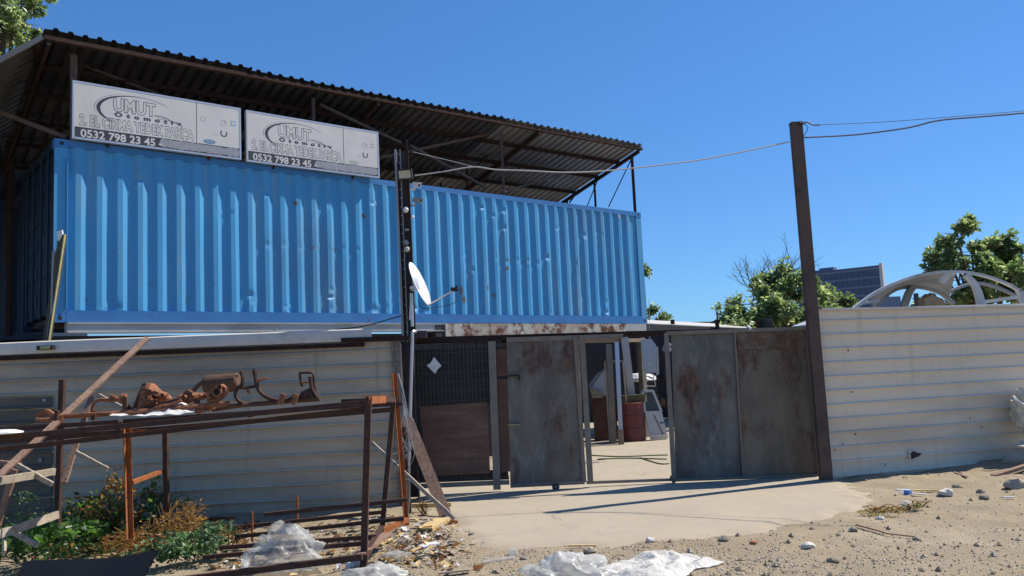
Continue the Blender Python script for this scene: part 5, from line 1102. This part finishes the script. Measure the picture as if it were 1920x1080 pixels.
for i in range(1250):
    if i < 850: px, py = rg_.uniform(390, 840), rg_.gauss(1015, 28)
    elif i < 1200: px, py = rg_.gauss(790, 45), rg_.gauss(1028, 20)
    else: px, py = rg_.gauss(800, 30), rg_.gauss(985, 12)
    if py < 950: continue
    p = G(px, py); p.z = zfull(p.x, p.y)+.012+rg_.random()*.02; mi = rg_.choices(range(5), [3, 5, 2, 4, 3])[0]; a = rg_.uniform(0, 6.28); s_ = .010+.045*rg_.random()**2; asp = rg_.choice([.2, .5, .8])
    d1 = Vector((math.cos(a), math.sin(a), rg_.gauss(0, .35)))*s_; d2 = Vector((-math.sin(a), math.cos(a), rg_.gauss(0, .35)))*s_*asp
    m.add([p-d1-d2, p+d1-d2*.8, p+d1*.8+d2, p-d1*.7+d2+Vector((0, 0, .012))], [(0, 1, 2), (0, 2, 3)], mi)
tag(m.build('litter', ['woody', 'woodw', 'paper', 'dry1', 'stoned']), 'scattered wood chips, paper and dry leaves under and beside the rack', 'litter', kind='stuff')

# ------------------------------------------------------------------ car shell on trestles behind the right fence
cs_ = T('car_shell', 'stripped pale grey car body shell standing high behind the cream fence', 'car', Vector((7.6, 14.9, 1.2)))
kA, kB = Vector((5.6, 14.35, 0)), Vector((9.8, 14.95, 0)); kD = (kB-kA).normalized(); kN = Vector((-kD.y, kD.x, 0))
def VK(px, py, k=0): return V(px, py, kA, kB, k)
arc = [(1600, 577), (1622, 560), (1648, 543), (1680, 528), (1715, 516), (1750, 509), (1780, 507), (1815, 508), (1850, 515), (1885, 527), (1912, 541), (1935, 557), (1950, 572)]
near = spline([VK(x, y) for x, y in arc], 5)
WID = 1.30
far = [p+kN*WID+Z*.0 for p in near]
def band(path, w, th, name, mat='shell', up=None):
    m = MB(); n = len(path)
    for i, p in enumerate(path):
        d_ = (path[min(i+1, n-1)]-path[max(i-1, 0)]).normalized(); q = d_.cross(kN).normalized(); q = q if q.z > 0 else -q
        ww = w[0]+(w[1]-w[0])*i/(n-1) if isinstance(w, tuple) else w
        m.v += [p, p-q*ww, p-q*ww+kN*th, p+kN*th]
    for i in range(n-1):
        for j in range(4): a = i*4+j; b = i*4+(j+1) % 4; m.f.append((a, b, b+4, a+4)); m.m.append(0)
    m.f += [(3, 2, 1, 0), (n*4-4, n*4-3, n*4-2, n*4-1)]; m.m += [0, 0]; m.build(name, mat, cs_, smooth=False)
band(near, .045, .07, 'roof_rail'); farl = spline([VK(x, y, WID) for x, y in ((1640, 573), (1655, 556), (1672, 543), (1690, 536), (1720, 534), (1745, 538), (1770, 548), (1792, 567))], 5)
band(farl, .07, .07, 'roof_rail', 'shelld')
band(spline([VK(x, y, WID) for x, y in ((1772, 549), (1800, 536), (1832, 528), (1870, 536), (1900, 549), (1915, 560))], 5), .05, .07, 'roof_rail', 'shelld')
# roof skin, from the torn edge forward
m = MB(); i0, i1 = 6, 32; nn2 = 8
for i in range(i0, i1+1):
    for j in range(nn2+1):
        f = j/nn2; p = lerp(near[i], farl[min(len(farl)-1, int((i-i0)/(i1-i0)*(len(farl)-4)))], f); p.z += .02*math.sin(math.pi*f)+.003; m.v.append(p)
for i in range(i1-i0):
    for j in range(nn2): a = i*(nn2+1)+j; m.f.append((a, a+nn2+1, a+nn2+2, a+1)); m.m.append(0)
kk = len(m.v); m.v += [v-Z*.02 for v in m.v]; m.f += [tuple(q+kk for q in f)[::-1] for f in m.f]; m.m = [0]*len(m.f); m.build('roof_skin', 'shelld', cs_, smooth=True)
m = MB(); m.prism([VK(x, y, .02) for x, y in ((1772, 512), (1783, 509), (1796, 511), (1782, 520), (1773, 531), (1762, 528), (1764, 520))], kN*.03); m.build('torn_edge', 'cap', cs_)
def pil(pts, w, k, name='pillar', mat='shell'):
    pth = spline([VK(x, y, k) for x, y in pts], 5); m = MB(); n = len(pth)
    for i, p in enumerate(pth):
        d_ = (pth[min(i+1, n-1)]-pth[max(i-1, 0)]).normalized(); q = d_.cross(kN).normalized(); ww = w[0]+(w[1]-w[0])*i/(n-1)
        m.v += [p+q*ww/2, p-q*ww/2, p-q*ww/2+kN*.09, p+q*ww/2+kN*.09]
    for i in range(n-1):
        for j in range(4): a = i*4+j; b = i*4+(j+1) % 4; m.f.append((a, b, b+4, a+4)); m.m.append(0)
    m.build(name, mat, cs_, smooth=False)
pil([(1812, 514), (1828, 530), (1838, 552), (1846, 585)], (.07, .14), .0)
pil([(1716, 536), (1706, 550), (1694, 585)], (.10, .13), WID-.1, mat='shelld')
pil([(1912, 543), (1920, 560), (1924, 585)], (.06, .10), .0)
pil([(1603, 576), (1622, 568), (1650, 563)], (.03, .06), .3)
# cowl, belt line and lower body
z0 = VK(1700, 576).z
prof2 = [(-.25, -.75), (-.25, -.25), (.0, -.08), (.5, -.02), (3.2, -.0), (3.9, -.12), (4.1, -.3), (4.1, -.75)]
for k_ in (0, WID+.12):
    m = MB(); o0 = VK(1606, 577); body = []
    pts = [(.0, -.78), (-.55, -.72), (-.6, -.35), (-.5, -.22), (.0, -.05), (.5, -.035), (2.9, -.035), (3.5, -.06), (3.75, -.25), (3.75, -.7), (3.45, -.78)]
    arch1 = [(3.35+.32*math.cos(a), -.78+.32*math.sin(a)) for a in [R(q) for q in range(0, 181, 30)]]; arch0 = [(.35+.32*math.cos(a), -.78+.32*math.sin(a)) for a in [R(q) for q in range(0, 181, 30)]]
    pts = [(-.6, -.72), (-.6, -.35), (-.5, -.22), (.0, -.05), (.5, -.035), (2.9, -.035), (3.6, -.06), (3.85, -.25), (3.85, -.7), (3.67, -.78)]+arch1+arch0+[(.03, -.78)]
    zB = o0.z
    m.prism([Vector((o0.x, o0.y, zB))+kD*a+Z*b+kN*(k_-.06) for a, b in pts], kN*.06); m.build('body_side', 'shell', cs_)
m = MB(); o0 = VK(1606, 577); m.prism([o0+kD*a+Z*b for a, b in ((-.6, -.35), (-.5, -.22), (.05, -.05), (.1, -.12))], kN*(WID+.05)); m.build('cowl', 'shell', cs_)
m = MB(); m.prism([o0+kD*a+Z*b for a, b in ((-.5, -.74), (3.7, -.74), (3.7, -.70), (-.5, -.70))], kN*(WID+.05)); m.build('floor_pan', 'shell', cs_)
tub_ = MB(); tub_.bar(VK(1846, 566, WID*.3), VK(1915, 556, WID*.3), .03, .06); tub_.build('inner_rail', 'cap', cs_)
m = blob(VK(1735+10, 566, .9)+kD*.0, (.16, .12, .16), .4, 2, 18, 4, 1); m.build('seat_remains', 'cardb', cs_)
m = MB(); m.prism([VK(x, y, .5) for x, y in ((1733, 560), (1748, 553), (1768, 560), (1776, 577), (1736, 580))], kN*.2); m.build('rear_shelf', 'cardb', cs_)
zt_ = o0.z-.78
for t_ in (.8, 2.6):
    tr = T('trestle', ('left' if t_ < 1 else 'right')+' steel trestle under the grey car shell', 'trestle', o0+kD*t_-Z*o0.z, 0)
    m = MB(); c = Vector((o0.x, o0.y, 0))+kD*t_; m.bar(c+Z*(zt_-.02), c+kN*WID+Z*(zt_-.02), .08, .04); m.build('top_bar', 'darkrust', tr)
    for k_ in (.1, WID-.1):
        for s_ in (-.25, .25): m = MB(); m.bar(c+kN*k_+kD*s_, c+kN*k_+Z*(zt_-.05), .05); m.build('leg', 'darkrust', tr)
m = MB(); q = Y(1722, 580, 17); m.bar(Vector((q.x+.02, 17, 0)), Y(1717, 550, 17), .07); one(m, 'steel_post', 'postd', 'dark post seen through the windows of the grey car shell', 'post')

# ------------------------------------------------------------------ trees
def tree(name, label, base, clumps, n, leaf, mats=('l1', 'l2', 'l3'), wts=(4, 4, 2), trunk=.15, seed=1, limbs=True, grp=None, thr=-.08):
    rg = random.Random(seed); random.seed(seed); th = T(name, label, 'tree', base, 0, grp); b = Vector(base)
    m = MB(); top = max(c[0].z for c in clumps); cen = Vector((sum(c[0].x for c in clumps), sum(c[0].y for c in clumps), 0))/len(clumps)
    fork = Vector((lerp(b, cen, .5).x, lerp(b, cen, .5).y, b.z+(top-b.z)*.35)); m.tube(spline([b, lerp(b, fork, .5)+Vector((.1, 0, 0)), fork], 4), [trunk*(1-.04*i) for i in range(9)], 10)
    for c, r in clumps:
        mid = lerp(fork, c, .5)+Vector((0, 0, .15*r.x)); pts = spline([fork, mid, c], 4); m.tube(pts, [trunk*.5*(1-i/9)+.01 for i in range(len(pts))], 6)
        for _ in range(7):
            d_ = Vector((rg.gauss(0, 1), rg.gauss(0, 1), rg.gauss(.2, 1))).normalized(); m.tube([c, c+Vector((d_.x*r.x, d_.y*r.y, d_.z*r.z))*.95], [.025, .006], 4)
    m.build('trunk', 'bark', th)
    m = MB(); tot = sum(r.x*r.z for c, r in clumps)
    for c, r in clumps:
        subs = [(Vector((rg.gauss(0, 1), rg.gauss(0, 1), rg.gauss(0, 1)))) for _ in range(max(6, int(r.x*r.z*22)))]
        nn = int(1.25*n*r.x*r.z/tot/len(subs))
        for s_ in subs:
            s_ = s_*((.55+.45*rg.random()**.5)/s_.length); sc = c+Vector((s_.x*r.x, s_.y*r.y, s_.z*r.z))*rg.uniform(.8, 1.25); sr = rg.uniform(.15, .38)*min(1.2, max(.5, r.x)); out = (sc-c).normalized()
            bias = rg.random()
            for _ in range(nn):
                d_ = Vector((rg.gauss(0, 1), rg.gauss(0, 1), rg.gauss(0, .75))); d_ *= sr*(rg.random()**.5)/d_.length; p = sc+d_
                if noise.noise(p*1.7) < thr: continue
                w = list(wts); w[0] *= (1.5 if bias < .5 else .6); w[2] *= (2 if bias > .7 else .7)
                mi = rg.choices(range(len(mats)), w)[0]; dv = d_.normalized()*.7+Vector((rg.gauss(0, .7), rg.gauss(0, .7), -.35+rg.gauss(0, .4)))
                m.leaf(p, leaf*rg.uniform(.6, 1.35), mi, dv, .55)
    m.build('crown', list(mats), th); return th
def cl(lst, y): return [(Y(px, py, y+dy), Vector((rx, rx*1.1, rz))) for px, py, dy, rx, rz in lst]
tree('walnut_tree', 'tall leafy tree behind the left end of the canopy roof', (-12.5, 20.5, 0), cl([(10, 20, 0, 1.0, .9), (-60, 60, .5, 1.4, 1.1), (-30, 90, -.5, .9, .6), (20, 65, 0, .55, .5), (40, 45, .2, .4, .3), (-120, 0, 0, 1.5, 1.2), (5, -40, 0, .9, .7)], 20), 9000, .17, seed=2, trunk=.2, wts=(4, 3, 4))
tree('fig_tree', 'broad leafy tree left of the tall right pole, behind the gate', (8.6, 29, 0), cl([(1420, 570, 0, 1.1, .85), (1370, 590, 0, .55, .45), (1345, 600, .3, .35, .4), (1395, 545+50, 0, .9, .4), (1465, 545, .4, .9, .75), (1500, 560, .2, .9, .8), (1440, 535, .3, .45, .35), (1490, 520, .5, .45, .35), (1460, 600, -.6, 1.5, .55), (1510, 598, -.2, 1., .6), (1385, 615, -.4, 1.2, .3)], 26), 15000, .17, seed=3, trunk=.2, wts=(4, 4, 3))
tree('acacia_tree', 'dusty green tree just right of the tall pole, before the office tower', (11, 34, 0), cl([(1555, 568, 0, .75, .6), (1575, 580, 0, .7, .5), (1545, 545, .2, .4, .3), (1600, 590, 0, .7, .3)], 31), 3200, .15, seed=4, trunk=.15, wts=(5, 4, 1))
tree('poplar_tree', 'leafy tree with separate tufted tops behind the car shell at the right', (12.8, 23, 0), cl([(1795, 440, 0, .42, .38), (1775, 475, 0, .55, .35), (1760, 492, 0, .4, .25), (1822, 480, .2, .6, .45), (1868, 470, .3, .42, .45), (1875, 450, .3, .25, .2), (1912, 480, .2, .45, .55), (1840, 520, 0, .9, .5), (1800, 510, 0, .7, .35), (1890, 530, .2, .9, .5), (1830, 560, 0, 1.0, .4), (1780, 565, .2, .55, .35), (1935, 520, .2, .7, .8), (1745, 560+20, .4, .3, .3)], 21), 14000, .15, seed=5, trunk=.12, wts=(5, 4, 2), thr=-.08)
tree('young_tree', 'small leafy tree top showing over the shed roof beside the container corner', (4.6, 30.5, 0), cl([(1216, 588, 0, .30, .35), (1207, 512, 0, .13, .28), (1232, 600, 0, .40, .16), (1246, 590, 0, .12, .14)], 30), 1100, .15, seed=6, trunk=.06)
# bare tree
bt = T('bare_tree', 'leafless tree with fine grey twigs rising above the leafy tree behind the gate', 'tree', (9.3, 32, 0))
m = MB(); rg2 = random.Random(9)
def grow(p, d_, L, r, lev):
    q = p+d_*L; m.tube([p, lerp(p, q, .5)+Vector((rg2.gauss(0, .03), rg2.gauss(0, .03), rg2.gauss(0, .03)))*L, q], [r, r*.85, r*.7], 4, 0, False)
    if lev == 0: return
    for i in range(rg2.choice([2, 3, 3])):
        nd = (d_+Vector((rg2.gauss(0, .45), rg2.gauss(0, .45), rg2.gauss(.05, .3)))).normalized(); grow(q if i < 2 else lerp(p, q, .6), nd, L*rg2.uniform(.62, .85), r*.62, lev-1)
b0 = Vector((9.0, 29, 0)); m.tube([b0, Vector((8.9, 29, 2.6))], [.12, .09], 6)
for px, py in ((1375, 550), (1425, 522), (1462, 512), (1395, 570), (1445, 530)):
    s_ = Vector((8.9, 29, 2.5)); e_ = Y(px, py, 29); d_ = (e_-s_); L = d_.length; grow(s_, d_.normalized(), L*.48, .045, 5)
m.build('branches', 'twig', bt)

# far glass tower
tw = T('office_tower', 'distant dark blue glass office tower with a pale side, right of the tall pole', 'building', Y(1590, 650, 300))
yb = 300; tl = Y(1524, 511, yb); tr_ = Y(1648, 497, yb-14); dW = Vector((tr_.x-tl.x, tr_.y-tl.y, 0)); Wd = dW.length; dW.normalize(); dP = Vector((-dW.y, dW.x, 0)); Ht = tr_.z
b0 = Vector((tl.x, tl.y, 0)); fr = b0-dW*6
m = MB(); m.box(fr+dW*(Wd+6)/2+dP*3+Z*Ht/2, (Wd+6, 6, Ht), (dW, dP, Z)); m.build('glass_body', 'bglass', tw)
m = MB(); k = 0
while k*3.0 < Ht-1: m.box(fr+dW*(Wd+6)/2-dP*.1+Z*(Ht-1.0-k*3.0), (Wd+6, .3, .7), (dW, dP, Z)); k += 1
m.build('floor_bands', 'bband', tw)
m = MB(); m.box(fr+dW*(Wd+6.5)+dP*1+Z*(Ht/2+.3), (1.0, 2.4, Ht+.6), (dW, dP, Z)); m.build('side_wall', 'bside', tw)
m = MB(); m.box(fr+dW*(Wd*.45)+dP*4+Z*(Ht+.6), (5, 4, 1.4), (dW, dP, Z)); m.box(fr+dW*(Wd*.3)+dP*4+Z*(Ht+.3), (3, 3, .8), (dW, dP, Z)); m.build('roof_plant', 'bband', tw)
m = MB()
for i in range(14): m.box(fr+dW*(2+i*(Wd+4)/14)-dP*.14+Z*Ht/2, (.18, .3, Ht-1), (dW, dP, Z))
m.build('mullions', 'bband', tw)
m = MB(); c = Y(1661, 575, 250); m.box(Vector((c.x, 250, c.z/2+1.3)), (4.6, 10, c.z+2.6)); m.box(Vector((c.x-.6, 250, c.z+3.0)), (2, 4, 1)); one(m, 'office_block', 'bband', 'small distant grey-blue block beside the pale edge of the tower', 'building')
# low hedge beyond, so that the horizon is not bare
random.seed(12)
m = MB()
for i in range(9000):
    x = random.uniform(-60, 110); y = 75+random.gauss(0, 3); h = 3.2+1.2*noise.noise(Vector((x*.15, 0, 0))); m.leaf((x, y, random.uniform(0, h)), random.uniform(.5, 1.1), random.choice([0, 0, 1]), None, .7)
tag(m.build('far_scrub', ['l1', 'l2']), 'low distant scrub along the horizon beyond the yard', 'scrub', kind='stuff')
